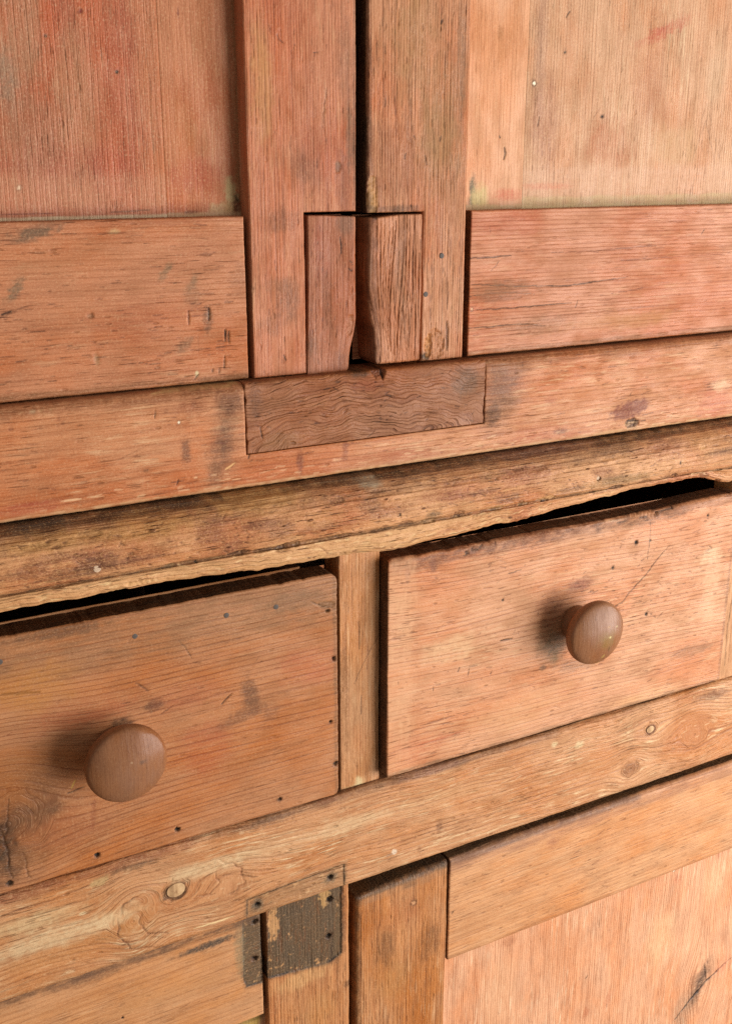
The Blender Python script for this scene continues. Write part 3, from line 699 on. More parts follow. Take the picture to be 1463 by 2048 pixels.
door_ur = empty('door', (235, 0, 1063), cupboard, 'upper door with paler tan panel')
board('stile', mat_stile_r, door_ur, 0.6, 84.5, 1063.2, 1945, -1.2, 25, 'z', rad=(3.2, 1.8, 1.8, 2), endgrain=(36, 23, 16), ends=(0,), notch=(-100, 47.2, 900, 1173.4), groove=.25, gs=2.2, wear=.8, marks=[  # endgrain: painted gap shade
    chip(4.8, 1183.7, 4.5, 16, 1.4, (204, 156, 96), .65), blob(4, 1180.3, 3, 9, (92, 66, 36), .4), chip(58.8, 1074.8, 9, 12, 1.6, (168, 106, 62), .65), blob(50.9, 1067, 5, 5, (66, 46, 28), .8), chip(53.9, 1075.2, 3, 9, 1.4, (190, 128, 76), .6),
    line([(69.7, 1093), (70.2, 1070)], 1.4, 1.0, (84, 46, 24)), line([(60.6, 1302.9), (59, 1299.6)], .9, .4), line([(50.7, 1303.3), (50.1, 1292.1)], .5, .2, BRN, .6),
    veins(3, 83, 1065, 1345, 40, 23, 'z', .38, .35, (96, 54, 34), .6, .8, 0, .3), ticks(2, 82, 1070, 1330, 90, 21, 'z', (4, 14), .38, (86, 48, 30), .7, 2), blob(60.7, 1226.1, 24, 60, (172, 126, 88), .5), blob(23.4, 1205.6, 22, 30, (172, 106, 74), .5), blob(57.5, 1181.1, 26, 30, (182, 108, 74), .5),
    blob(76.4, 1276.9, 5, 50, (150, 112, 88), .4), blob(34.7, 1294.5, 20, 40, (178, 132, 90), .4), line([(60, 1221.3), (61.2, 1226.1)], .7), line([(38.1, 1225.9), (39.4, 1222.6)], .6), line([(30.8, 1209.7), (31.6, 1214.1)], .6, .3),
    line([(47.5, 1212.4), (49.3, 1205.6)], .5), line([(35.4, 1178.7), (37.1, 1175.9)], .7), band('x', 1173, 1177, (70, 46, 32), .5, 2.5, 1.2, hi=47), band('z', -2, 2, (78, 44, 30), .6, 2.5, 1)])
board('repair_block', mat_block_r, door_ur, 0.0, 44.8, 1064.6, 1171.8, -4.0, 27, 'z', res=.5, rad=(3.6, 1.4, 2.4, 1.2), corner=(5, 2, 2, 1), wear=.7, groove=.6, gs=1.5, rough=.2, fall=16,
    edge=(lambda z: 4.5 * sstep(1125, 1068, z) + 1.2 * sstep(1100, 1090, z), lambda z: -1.2 * sstep(1120, 1064, z), None, lambda x: -1.6 * sstep(30, 3, x)),
    gwarp=lambda al, ac, w: w + 2.2 * np.sin((al - 1060) / 40) + .05 * (al - 1060) + 1.6 * perlin(al / 40, ac / 14),
    marks=[veins(5, 44, 1062, 1173, 14, 24, 'z', .5, .8, (92, 52, 36), .6, 1.8, .035, .6), blob(26.2, 1140, 5, 30, (140, 96, 72), .4, rot=-5), blob(30.9, 1096.4, 6, 22, (148, 104, 78), .35), band('z', 0, 6, (88, 50, 34), .5, 3), blob(6.2, 1171.3, 4, 2, (56, 36, 26), .7)],
    label='weathered repair block with deep ridged grain')
board('rail', mat_rail_r, door_ur, 90.2, 496, 1063.4, 1173.0, 0.2, 22, 'x', endgrain=(58, 34, 22), rad=(1.0, 2, 1.8, 1.6), groove=.12, gs=2.4, marks=[  # endgrain: painted gap shade
    line([(85.9, 1119.4), (134.2, 1115), (183.6, 1112.7), (224.7, 1115.4), (251.3, 1116.5)], .75, .5), line([(87.9, 1098.5), (138.9, 1098.4), (189.7, 1098.9)], .6, .4), line([(88.3, 1085.1), (145.5, 1085), (165.5, 1081.6)], .8, .5),
    line([(86.6, 1138), (128.3, 1138.5)], .6, .3), line([(117.1, 1135.6), (109.1, 1126.5)], .35, .1), line([(196.2, 1101.3), (194, 1095)], .5, .2), line([(238.2, 1130.5), (364.3, 1131.6)], .5, .2, (150, 84, 60)),
    line([(107.9, 1156.4), (106.7, 1162)], .4, .1), line([(325.1, 1147.7), (329, 1153.4)], .6, .2), line([(165.9, 1139.3), (216.5, 1139.3), (286.1, 1141.6)], .5, .2, (140, 78, 54)), line([(88.9, 1109.8), (119.1, 1111.2), (153, 1107.7)], .5, .2, (110, 64, 46)),
    line([(219.4, 1103.2), (289.7, 1108.4), (367.6, 1107.8)], .5, .2, (140, 78, 54)), line([(120.1, 1089.5), (220.5, 1090.1), (356, 1091.1)], .5, .2, (150, 86, 60)),
    blob(121.4, 1165.3, 40, 12, (196, 100, 76), .5), blob(323.9, 1110, 50, 20, (214, 126, 90), .5), blob(123.8, 1112.4, 30, 10, (150, 106, 82), .4), blob(159.4, 1082.8, 40, 8, (160, 108, 78), .4), blob(267.5, 1161.6, 60, 10, (196, 116, 84), .4),
    blob(248.2, 1080.8, 70, 8, (198, 136, 90), .4), hole(93.4, 1099.7, .8, .1, (232, 180, 140)), ticks(90, 395, 1066, 1170, 130, 8, 'x', (4, 16), .35, (130, 70, 48), .6, 3), band('x', 1062, 1066, (128, 84, 52), .5, 3, 1.5)])
xs_r = 145.9
board('panel', mat_panel_r1, door_ur, 78, xs_r, 1160, 1945, 14, 10, 'z', seed=91, rad=(0, 0, 0, 0), wave=.2, rough=.1, marks=[
    line([(127.5, 1219), (128.7, 1214.3), (127.5, 1208.9)], 1.1, .6), line([(122.5, 1226.9), (123.1, 1224.8)], .6), band('z', 78, 91, (200, 168, 112), .8, 4, 2, hi=1240), blob(102.9, 1178, 7, 6, (64, 52, 34), .9, .6), blob(99.8, 1187.2, 4, 12, (88, 76, 46), .75, .7), blob(106.4, 1181.7, 9, 11, (206, 178, 124), .7),
    blob(132.9, 1183.8, 16, 5, (206, 92, 66), .6), blob(115.8, 1201.6, 12, 14, (218, 140, 96), .4), blob(114.5, 1174.9, 12, 2.5, (196, 162, 116), .9), band('x', 1165, 1175.4, (190, 156, 118), .85, 1.6, 1.2), blob(119.9, 1298.3, 3, 6, (178, 118, 78), .4), blob(117.2, 1276, 3, 8, (190, 126, 84), .4)])
board('panel', mat_panel_r2, door_ur, xs_r, 500, 1160, 1945, 14, 10, 'z', seed=91, rad=(0, 0, 0, 0), wave=.2, rough=.1, marks=[
    blob(281.1, 1307.8, 34, 5, (194, 88, 66), .6, rot=24), blob(229.3, 1220.2, 26, 24, (196, 112, 82), .45), blob(269.9, 1262.6, 22, 30, (190, 128, 98), .4), blob(339.9, 1276.1, 12, 24, (206, 164, 134), .5), blob(158, 1287.9, 6, 70, (176, 128, 104), .5), blob(166.1, 1231, 14, 40, (184, 128, 104), .45),
    blob(301.7, 1220.6, 30, 20, (212, 166, 130), .5), blob(275.8, 1307.5, 10, 3, (186, 70, 52), .5, rot=24), hole(153.2, 1264.6, 1.3, .1, (246, 226, 206)), hole(180.8, 1287.5, .9, .2), line([(210.5, 1237.8), (219.2, 1249.4)], .4, .1, BRN, .6), hole(221.3, 1242, .9, .2), line([(180.1, 1311.6), (183.6, 1317)], .6),
    line([(157.9, 1232.7), (159.3, 1241.1)], .6), line([(312.4, 1176.2), (322.3, 1212.6), (333.1, 1240.6), (345.3, 1212.7), (353.7, 1179.7)], .5, .1, (150, 106, 80), .7), line([(317.9, 1178.2), (328.3, 1196.5), (333.3, 1202.5), (343.7, 1179.9)], .45, .1, (150, 106, 80), .7),
    line([(326.7, 1176), (315.4, 1208.6), (332.5, 1254.4), (355.2, 1204.5), (364.8, 1177.4)], .4, .1, (164, 118, 90), .6), ticks(150, 360, 1176, 1330, 60, 31, 'z', (2, 7), .35, (120, 78, 54), .6),
    band('x', 1184, 1200, (208, 162, 138), .6, 9, 3), band('x', 1168, 1180, (196, 164, 128), .75, 3, 2), band('x', 1165, 1174.4, (214, 184, 142), .8, 1.2, .9), blob(168.7, 1189.3, 26, 3, (214, 110, 84), .45)])
slab('stile', 498, 568, 0, 24, 1062, 1945, mat_stile_r, parent=door_ur)
slab('rail', 86, 496, 0, 22, 1850, 1946, mat_rail_r, 'x', door_ur)

def nail(parent, x, z, y, r=1.9, proud=.25, mat=None, name='nail'):
    return lathe(Part(), [(r, 3), (r, .2), (r * .92, -proud), (r * .5, -proud - .12), (0.02, -proud - .16)], x, y, z, 20).link(name, mat or mat_iron, parent)
nail(door_ur, 63.6, 1141.2, -1.2, 2.0); nail(door_ur, 50.1, 1113.6, -1.2, 2.0)

# ------------------------------------------------------------------ waist rail and its patch
board('waist_rail', mat_waist, cupboard, XL, XR, 986.6, 1061.6, -10, 34, 'x', rad=(2, 2, 3.0, 8.5), notch=(-101.6, 101.0, 1010.6, 1200), nrad=1.0, marks=[
    blob(-117.8, 1023.7, 13, 32, (112, 72, 52), .62, .95, -14, .2, brk=.15), blob(-112.2, 1051.4, 13, 10, (122, 76, 52), .65), blob(-145.9, 1018.3, 4, 10, (112, 68, 48), .6), blob(-139.6, 1049, 16, 6, (160, 92, 60), .5), blob(-125.6, 999.4, 6, 10, (120, 78, 52), .4),
    blob(117.6, 1039.8, 26, 40, (116, 76, 54), .62, .95, -24, .2, brk=.12), blob(109, 1016.6, 9, 10, (90, 58, 40), .5), blob(251.8, 1006.2, 25, 9, (136, 72, 56), .85, .35, 10), chip(254.7, 993.6, 8, 4.5, 1.2, (70, 44, 30), .85), line([(247.6, 991.8), (250.4, 997.6)], .8, .6), line([(256.6, 990.8), (259.4, 996.6)], .9, .8), line([(243.8, 996.6), (269.8, 994.6)], .5, .4), blob(248.4, 994.8, 2, 4, (150, 104, 76), .7),
    blob(-59.8, 999.8, 3, 9, (128, 66, 46), .6), blob(-22.9, 1005.3, 3, 10, (132, 66, 48), .5), blob(33.3, 993.6, 30, 8, (166, 78, 58), .5), blob(167.3, 993.4, 50, 10, (186, 96, 72), .5), blob(351.2, 1003.8, 26, 16, (196, 98, 76), .55), blob(355.6, 1017, 14, 6, (230, 186, 152), .6), blob(-18.8, 996.4, 50, 5, (196, 116, 84), .4),
    blob(-253.3, 994.1, 24, 5, (178, 78, 58), .6), blob(-222.8, 1009.4, 40, 7, (188, 118, 78), .4), blob(-203.8, 1040.8, 60, 14, (200, 124, 80), .5), blob(37.9, 985, 40, 3, (214, 158, 124), .6), blob(206.4, 1029.2, 50, 10, (214, 142, 98), .45),
    line([(-167.4, 1060.4), (-146.3, 1061.7), (-124.8, 1061.4), (-103.5, 1061.1)], 1.3, .8, (226, 182, 128), .9, 1.0), line([(-265, 1058.1), (-246.5, 1058), (-224.3, 1058.2)], .7, .4, (210, 168, 124), .8, 1.2), blob(-245.9, 1057.3, 3, 2, (228, 196, 160), .8),
    line([(-166, 1048.1), (-166.6, 1044.1)], .6), line([(-246.3, 1049.7), (-246.2, 1047.1)], .6), line([(-205.9, 1013.9), (-167.2, 1029)], .4, .1, (140, 84, 56), .5), hole(-149.7, 1039.7, .9, .1, (240, 220, 200)),
    line([(-118, 1002), (-110.3, 1006.5)], .9, .2, (222, 170, 120), .9), line([(-152.6, 1000.3), (-153.5, 996.1)], .6), blob(-174.8, 1009, 4, 2, (110, 74, 54), .5), line([(106.1, 1052), (107.3, 1056.6), (136.2, 1055.7), (135.9, 1052.9)], .7, .3), line([(107.5, 1051.9), (119.4, 1053.6)], .5, .2),
    blob(165.5, 1022.9, 8, 4, (172, 92, 70), .5), blob(177.5, 995.6, 8, 3, (120, 70, 52), .5), line([(251.5, 1021.4), (249.5, 1018.6)], .4), line([(-98.7, 1012.3), (-100.3, 1007.7)], .8, .4),
    ticks(-330, 440, 990, 1056, 240, 14, 'x', (3, 10), .42, (110, 58, 40), .7, 8), ticks(-330, 440, 988, 1000, 90, 15, 'x', (4, 12), .7, (232, 188, 150), .6, 5), band('x', 1056, 1062, (140, 84, 54), .55, 3, 1.5), band('x', 985, 988.5, (220, 176, 136), .55, 2, 1.4, brk=.8)])
board('patch', mat_patch, cupboard, -100.8, 100.2, 1011.4, 1061.9, -10.2, 30, 'x', res=.6, rad=(1.0, 1.0, .8, 3.5), rough=.2, groove=.12, gs=1.2,
    edge=(lambda z: 1.2 * perlin(z / 6, z * 0 + 2), lambda z: .7 * perlin(z / 5, z * 0 + 9) - .6 * sstep(1040, 1020, z), None, None), fall=5,
    gwarp=lambda al, ac, w: np.hypot((al + 20) * .22 + 4 * perlin(al / 45, ac / 34), (ac - 1008) * 1.0 + 5 * perlin(al / 26 + 4, ac / 24)) + 1.1 * perlin(al / 9, ac / 7),
    marks=[chip(5.4, 1061, 6, 5, 3.0, (104, 54, 34), .8), line([(7.9, 1064.5), (8.8, 1054)], 1.2, 1.5), blob(-10.1, 1061.3, 10, 4, (64, 44, 30), .6), blob(-3.9, 1051.5, 16, 6, (150, 76, 54), .4), blob(82, 1047.2, 14, 12, (112, 84, 68), .5), blob(-75.3, 1018.5, 18, 7, (146, 98, 60), .4), blob(-93.5, 1049.5, 6, 14, (116, 78, 62), .4),
           line([(-90.4, 1029.4), (-88.8, 1020.9)], .8, .4), ticks(-98, 98, 1014, 1058, 110, 17, 'x', (2, 6), .5, (62, 34, 24), .7, 18)],
    label='darker wavy-grained patch let in under the doors')

# ------------------------------------------------------------------ moulding under the waist rail
def lip(u, z):
    """worn underside of the lip, bitten away above the wide drawer"""
    low = sstep(947, 936, z)
    d = 5.0 * sstep(-60, -170, u) + 1.9 * fbm(u / 28, u * 0 + 1, 3) + .35 * fbm(u / 7, u * 0 + 3, 2) + 2.0 * sstep(-40, 20, u) * sstep(40, 20, u) * -1
    bite = sstep(25, 120, u) * 3.0 + sstep(120, 290, u) * 7.5 - sstep(318, 362, u) * 9.0
    d = d + bite + 0.9 * fbm(u / 9, u * 0 + 6, 2) * sstep(20, 60, u)
    return np.maximum(low * d, np.where(z < 944, -3.0, -1e9)), sstep(60, 200, u) * low * 5.0
prof = [(26, 985.5), (-12, 985.0), (-15, 984.6), (-18, 983.0), (-23, 981.4), (-28, 977.5), (-32, 971), (-34, 963), (-34, 955), (-32.4, 949), (-30.5, 946.2), (-30.0, 945.0), (-31.5, 944.0), (-31.8, 938), (-31.2, 932), (-29.5, 929.4), (-26, 928.6), (26, 928.4)]
wr = random.Random(5)
worn = [chip(wr.uniform(-330, 440), wr.choice((931, 944, 946, 972, 975)) + wr.uniform(-2, 2), wr.uniform(3, 10), wr.uniform(1.5, 3), wr.uniform(.5, 1.3), wr.choice(((214, 166, 118), (128, 82, 56), (96, 62, 44))), .55) for _ in range(46)] + \
       [blob(wr.uniform(-330, 440), wr.uniform(950, 979), wr.uniform(8, 26), wr.uniform(3, 6), wr.choice(((112, 74, 56), (136, 84, 62), (150, 92, 66), (96, 70, 58))), .5) for _ in range(26)]
mp = sweep(Part(), prof, XL - 6, XR + 6, .9, 77, bottom=lip, marks=worn + [
    band('x', 982.2, 987, (74, 48, 30), .8, 1.6, .8), band('x', 973, 981, (140, 100, 78), .4, 3, 2.5, 30, brk=.8), blob(-250.4, 983.9, 24, 5, (92, 72, 60), .6), blob(-147.6, 986.5, 30, 6, (96, 74, 60), .55), blob(-196.5, 984.5, 20, 4, (100, 70, 52), .5),  # ledge grime and upper body band, both with shade painted in
    blob(-220.2, 957.3, 15, 7, (112, 68, 50), .6), blob(-261.8, 959.7, 16, 5, (124, 78, 58), .5), blob(-140.1, 964.7, 14, 8, (134, 80, 56), .5), blob(-87.7, 959.8, 14, 10, (148, 98, 70), .5), blob(-9.6, 981.1, 10, 4, (178, 158, 138), .6), blob(-12.9, 967, 10, 11, (146, 100, 74), .5), blob(-28.4, 986.8, 24, 4, (110, 84, 68), .5),
    blob(54.9, 966.7, 30, 8, (168, 96, 70), .5), blob(130.3, 970.3, 34, 8, (160, 94, 70), .5), blob(153.9, 984.4, 60, 4, (150, 104, 88), .5), blob(272.6, 972.9, 34, 9, (178, 110, 80), .5), blob(224.6, 953, 40, 5, (150, 116, 78), .5), blob(324.6, 975.4, 24, 10, (208, 146, 100), .5), blob(41.7, 950.7, 8, 4, (118, 88, 62), .6),
    blob(-102.4, 980.5, 40, 8, (206, 150, 94), .5), blob(-181.9, 975.2, 40, 8, (200, 142, 84), .5), blob(-247.8, 975.9, 40, 6, (206, 146, 84), .4), blob(-56.1, 962.2, 20, 8, (206, 146, 98), .5),
    band('x', 944.6, 946.6, (62, 40, 26), .6, 1.2, .5, brk=.6), band('x', 930, 943, (214, 164, 116), .5, 2, 1, hi=120), hole(201.1, 957.5, 2.2, 1.8), hole(-7.8, 956.5, 1.3, .4, (150, 90, 66)), hole(10.7, 955.5, 1.2, .5), hole(291.3, 959.4, .9, .6), hole(-150.1, 945.4, .8, .4),
    ticks(-330, 440, 948, 978, 420, 19, 'x', (1.5, 6), .55, (92, 50, 34), .75, 22, .35), ticks(-330, 440, 930, 944, 120, 25, 'x', (3, 10), .9, (236, 196, 150), .7, 10, .2), ticks(-330, 440, 931, 944, 200, 20, 'x', (1.5, 6), .5, (120, 66, 44), .7, 14, .3), blob(283.1, 946.6, 12, 3, (108, 62, 40), .6)])
mo = mp.link('moulding', mat_mould, cupboard)
nail(cupboard, -218.8, 954.2, -33.6, 2.6, .1, mat_putty, 'wood_plug'); nail(cupboard, 200.6, 958.1, -33.0, 1.7, .1, mat_putty, 'wood_plug')

# ------------------------------------------------------------------ drawers
board('drawer_post', mat_post, cupboard, -23.8, 12.6, 709.2, 930, 0, 24, 'z', rad=(1.6, 1.6, 0, 0), walls=(1, 1, 0, 0), marks=[
    line([(13.9, 847), (1.5, 828.6), (-11, 805.7)], .45, .15, BRN), line([(-6.2, 856.5), (-5.8, 834.6)], .4), line([(-4.6, 794.2), (-4.6, 776.1)], .5, .2, BRN), ticks(-22, 12, 715, 910, 60, 22, 'z', (3, 9), .38, (120, 72, 40), .6, 3),
    blob(-3.3, 752.7, 12, 16, (206, 128, 78), .5), blob(-6.7, 713.6, 5, 6, (234, 208, 164), .8), blob(-15.2, 709, 8, 4, (226, 188, 140), .6), blob(8.6, 721.1, 5, 14, (216, 162, 126), .6), blob(-18.5, 901.3, 5, 10, (176, 112, 64), .5), blob(6, 901, 9, 14, (190, 130, 82), .4), blob(-19.3, 793.4, 3, 60, (140, 88, 50), .5)])
board('drawer_post', mat_post, cupboard, 396.5, XR, 709.2, 930, -2, 26, 'z', rad=(2.0, 1.6, 0, 0), walls=(1, 1, 0, 0), marks=[band('z', 396, 401, (232, 186, 134), .6, 2, 1), line([(409.5, 806.1), (407, 769.2), (408.2, 725.3)], .9, .4, (120, 78, 44), .8)])
board('drawer_post', mat_post, cupboard, XL, -413.5, 709.2, 930, -2, 26, 'z', rad=(2.0, 1.6, 0, 0), walls=(1, 1, 0, 0), res=3)

drawer_l = empty('drawer', (-219, 0, 716), cupboard, 'brown drawer with fine ringed grain and smoky stains')
DY = -12.0
board('drawer_front', mat_draw_l, drawer_l, -408, -31.4, 716.4, 909.6, DY, 22, 'x', endgrain=(58, 36, 24), topdirt=(46, 32, 24), edge=(None, lambda z: -.8 * np.maximum(0, fbm(z / 6, z * 0 + 2, 3)), None, lambda x: -1.3 * np.maximum(0, fbm(x / 10, x * 0 + 8, 4))), fall=5, rad=(2, 2.0, 2.0, 2.2), corner=(3, 6, 3, 7), wear=.8,  # endgrain: painted gap shade; topdirt: grime plus painted shade
    warps=[knot(-289.8, 770.4, 24, 46, .9, .6)], gwarp=lambda al, ac, w: w + 1.6 * perlin(al / 120, ac / 40) + 14 * sstep(-215, -330, al) * sstep(860, 740, ac) * -1, marks=[
    hole(-84.1, 727.7, 1.7), hole(-168.9, 727.2, 1.7), hole(-230.2, 725.1, 1.7), hole(-292.7, 723.2, 1.7), hole(-34.9, 838.3, 1.8, 2.5), hole(-38.6, 784.3, 1.5, 2.2), hole(-34.1, 745.7, 1.9, 2.5), hole(-40.1, 879.9, 2.2, 2, rz=1.4),
    chip(-41.3, 885.1, 8, 3, .8, (126, 92, 70), .7, -10), line([(-54.7, 891.1), (-46.4, 885.3), (-34.4, 881.2)], .7, .5), line([(-159.5, 881.4), (-154.3, 873.6), (-149.8, 864.6)], .45, .2), line([(-129.7, 822), (-125.5, 825.5), (-120.2, 829.6)], .8, .5),
    line([(-192.2, 855.6), (-183.6, 846.8)], .8, .3, BRN), line([(-285.1, 868.8), (-272.2, 866.7), (-259.1, 864.6)], 1.2, .7), line([(-247.6, 782.2), (-234.7, 783.6)], .9, .5), line([(-176.6, 826.2), (-166.9, 830.6)], .6, .2, BRN), line([(-205.1, 842.3), (-197.2, 841.1)], .6, .3, BRN),
    blob(-106.2, 825.7, 8, 16, (110, 72, 52), .55, rot=10), blob(-110.9, 809.2, 24, 6, (120, 76, 54), .5, rot=12), blob(-179.9, 834.3, 8, 5, (104, 68, 50), .55), blob(-90.4, 803.9, 8, 6, (126, 80, 58), .4), blob(-143.9, 788.5, 24, 22, (190, 94, 68), .45), blob(-60, 839, 26, 16, (196, 104, 74), .5), blob(-233.7, 841, 40, 12, (190, 96, 58), .5), blob(-153.2, 836.5, 30, 12, (182, 96, 68), .4),
    band('x', 880, 908, (140, 100, 72), .5, 18, 6, 60), blob(-242, 905.4, 36, 5, (92, 66, 50), .5), blob(-67.2, 894.4, 30, 10, (136, 98, 72), .4), blob(-265.4, 868.1, 34, 20, (200, 130, 66), .45), blob(-278.3, 802.5, 30, 26, (196, 124, 66), .35),  # wide band along the top paints the shade under the moulding
    blob(-293, 755.3, 16, 28, (74, 52, 38), .75), blob(-274.6, 769.5, 24, 18, (104, 70, 50), .6), blob(-273.1, 785.1, 34, 34, (128, 84, 58), .45, .95, brk=.1), blob(-291.6, 734.4, 26, 18, (96, 66, 48), .5, .95), blob(-271.7, 744.1, 20, 16, (150, 98, 64), .5, dip=.3), blob(-251.4, 753.9, 34, 16, (166, 96, 62), .45), line([(-228.5, 771.5), (-232.1, 747.7)], 2.5, .05, (140, 76, 54), .45), line([(-241.2, 791.6), (-244.6, 784.5)], 1.0, .1, (206, 166, 80), .8, 1),
    blob(-204.4, 826.2, 10, 6, (62, 42, 30), .6), line([(-286.3, 789.2), (-292.6, 759.2), (-290.8, 725.8)], 1.0, .4, (70, 44, 30), .7, 2), line([(-294.9, 770), (-291, 734.2)], .8, .4, (70, 44, 30), .7, 2), line([(-281.8, 747.5), (-279, 721.7)], .7, .3, (104, 66, 44), .7, 2),
    blob(-47.3, 827.5, 16, 8, (198, 110, 84), .4), blob(-149.3, 760.2, 40, 12, (190, 112, 68), .4), veins(-335, -36, 722, 906, 46, 34, 'x', .36, .12, (128, 76, 50), .4, 1.2, .01, .3), ticks(-330, -36, 720, 905, 150, 33, 'x', (2, 6), .36, (104, 60, 40), .6, 12), band('z', -34, -31, (120, 84, 60), .5, 2.5, 1.2)])
slab('drawer_bead', -400, -52, 10.6, 11.8, 880, 910.6, mat_post, 'x', drawer_l); slab('drawer_side', -60, -46, 10.5, 400, 722, 905, parent=drawer_l); slab('drawer_side', -404, -390, 10.5, 400, 722, 905, parent=drawer_l)
nail(drawer_l, -190.9, 891.3, DY, 2.0, .12); nail(drawer_l, -82.9, 891.8, DY, 2.0, .12); nail(drawer_l, -122.3, 893.1, DY, 2.0, .12); nail(drawer_l, -282.7, 892.5, DY, 2.0, .12)

drawer_r = empty('drawer', (204, 0, 717), cupboard, 'paler salmon drawer with chipped top edge')
board('drawer_front', mat_draw_r, drawer_r, 13.4, 392.4, 718.2, 912.0, DY, 22, 'x', endgrain=(58, 36, 24), topdirt=(60, 40, 30), rad=(1.4, 1.6, 1.8, 4.5), corner=(2, 2, 5, 3), wear=.9,  # endgrain: painted gap shade; topdirt: grime plus painted shade
    edge=(None, None, None, lambda x: 1.5 * sstep(300, 380, x) - 1.0 * sstep(150, 250, x) * sstep(330, 280, x) - 1.6 * np.maximum(0, fbm(x / 9, x * 0 + 4, 4)) - .6), gwarp=lambda al, ac, w: w + 5 * perlin(al / 160 + 2, ac / 60) + .028 * (al - 200), marks=[
    band('x', 904, 914, (112, 64, 40), .7, 8, 4, 40, lo=10, hi=230, brk=.5), band('x', 903, 914, (110, 70, 50), .6, 7, 4, 40, lo=215, hi=330, brk=.6), band('x', 906, 914, (140, 92, 66), .6, 4, 2, 30, lo=320),
    line([(82.8, 903.1), (90, 905.3), (97.3, 906.6), (102.1, 910.1)], 1.0, .9), line([(84.2, 906.3), (92.4, 908.3)], .8, .7), line([(114.6, 907.1), (115, 911.4)], .6, .5), chip(276.5, 910.1, 16, 4.5, 2.2, (170, 112, 76), .6, -4), line([(289.9, 905.7), (290.7, 909.3), (309.1, 909.8), (309.2, 914)], 1.0, 1.0), line([(241.2, 905.9), (265.1, 907.7), (289.9, 905.2)], .7, .6),
    line([(221.1, 820.4), (256.9, 827.6), (267.1, 837.8), (282.6, 849.5), (294.5, 861.9), (310, 874.7)], .8, .4, (84, 48, 30), .8), line([(283.6, 903.8), (283.9, 882.9), (283.4, 864.8)], .4, .15), hole(268.6, 883.6, 1.7, 1.2), hole(353.9, 895.6, 1.4, 1.0), hole(243.2, 863.9, 1.3, .6), hole(287.7, 810, 1.2, .8), hole(285.1, 882.7, 1, .4),
    line([(16.3, 844.2), (24.7, 844.5), (30.3, 844.6)], 1.1, .4, (120, 62, 44)), line([(17.8, 834.2), (31.3, 832.9)], .8, .3, (160, 78, 56)), line([(81, 799.4), (82.4, 803.7)], .6, .3), line([(91.7, 794.5), (92, 800)], .6, .3), line([(57, 788.1), (57.4, 792.6)], .6, .3), line([(114.4, 789.1), (115.9, 792.6)], .6, .3), line([(123.5, 818.9), (136.6, 818.4)], 1.0, .4), line([(128, 879.5), (143.4, 880.3)], .7, .3),
    hole(124.5, 856.3, .9, .5), hole(31.9, 896.9, 1, .3, (110, 60, 44)), blob(31, 896.2, 3, 8, (160, 96, 72), .6), blob(54.7, 900.4, 4, 8, (140, 84, 62), .6), blob(180.5, 802.6, 17, 22, (112, 92, 66), .6, .8), blob(175.4, 839.2, 16, 18, (150, 94, 70), .5, .8), blob(207.3, 854.1, 16, 7, (150, 92, 78), .5), blob(207.3, 777, 24, 8, (150, 108, 86), .5), blob(170.7, 783.1, 4, 3, (110, 78, 60), .5),
    band('z', 18, 32, (232, 178, 142), .35, 10, 6), blob(40.3, 737.3, 24, 14, (216, 126, 96), .45), blob(65, 740, 10, 6, (196, 104, 76), .4), blob(72.9, 821.8, 30, 14, (234, 186, 148), .5), blob(367, 818.5, 12, 40, (236, 180, 146), .5), blob(348.3, 760.1, 30, 8, (170, 120, 92), .45), blob(301.5, 723.8, 50, 8, (232, 174, 130), .5), blob(362.3, 854.8, 14, 10, (240, 200, 168), .5),
    blob(333.4, 884.3, 40, 12, (222, 148, 108), .5), blob(153.7, 745.7, 60, 20, (224, 160, 118), .5), blob(71.7, 866.8, 40, 12, (222, 146, 100), .5), blob(216.1, 885.1, 40, 10, (220, 146, 102), .4), line([(44.9, 758.7), (64.6, 759.1), (79.6, 759.9)], 1.1, .2, (134, 84, 62), .7), line([(42.7, 741.4), (70, 741.5), (90.4, 741.8)], .9, .2, (180, 96, 68), .7), line([(169.8, 751.5), (226.2, 755.1), (292.4, 752.1)], .5, .2, (170, 100, 70), .7), line([(126.9, 742.8), (198.5, 741.8), (268.9, 742.2)], .5, .2, (176, 104, 74), .7),
    ticks(20, 390, 725, 905, 330, 41, 'x', (2, 8), .5, (124, 70, 48), .75, 10, .25), ticks(200, 390, 800, 905, 120, 42, 'x', (2, 7), .6, (96, 56, 40), .7, 16, .3), ticks(20, 200, 730, 900, 50, 43, 'x', (1, 3), .6, (90, 52, 38), .7, 60), band('z', 389.5, 393, (130, 84, 58), .5, 2, 1), band('x', 717, 720, (120, 84, 60), .6, 2.5, 1.5)])

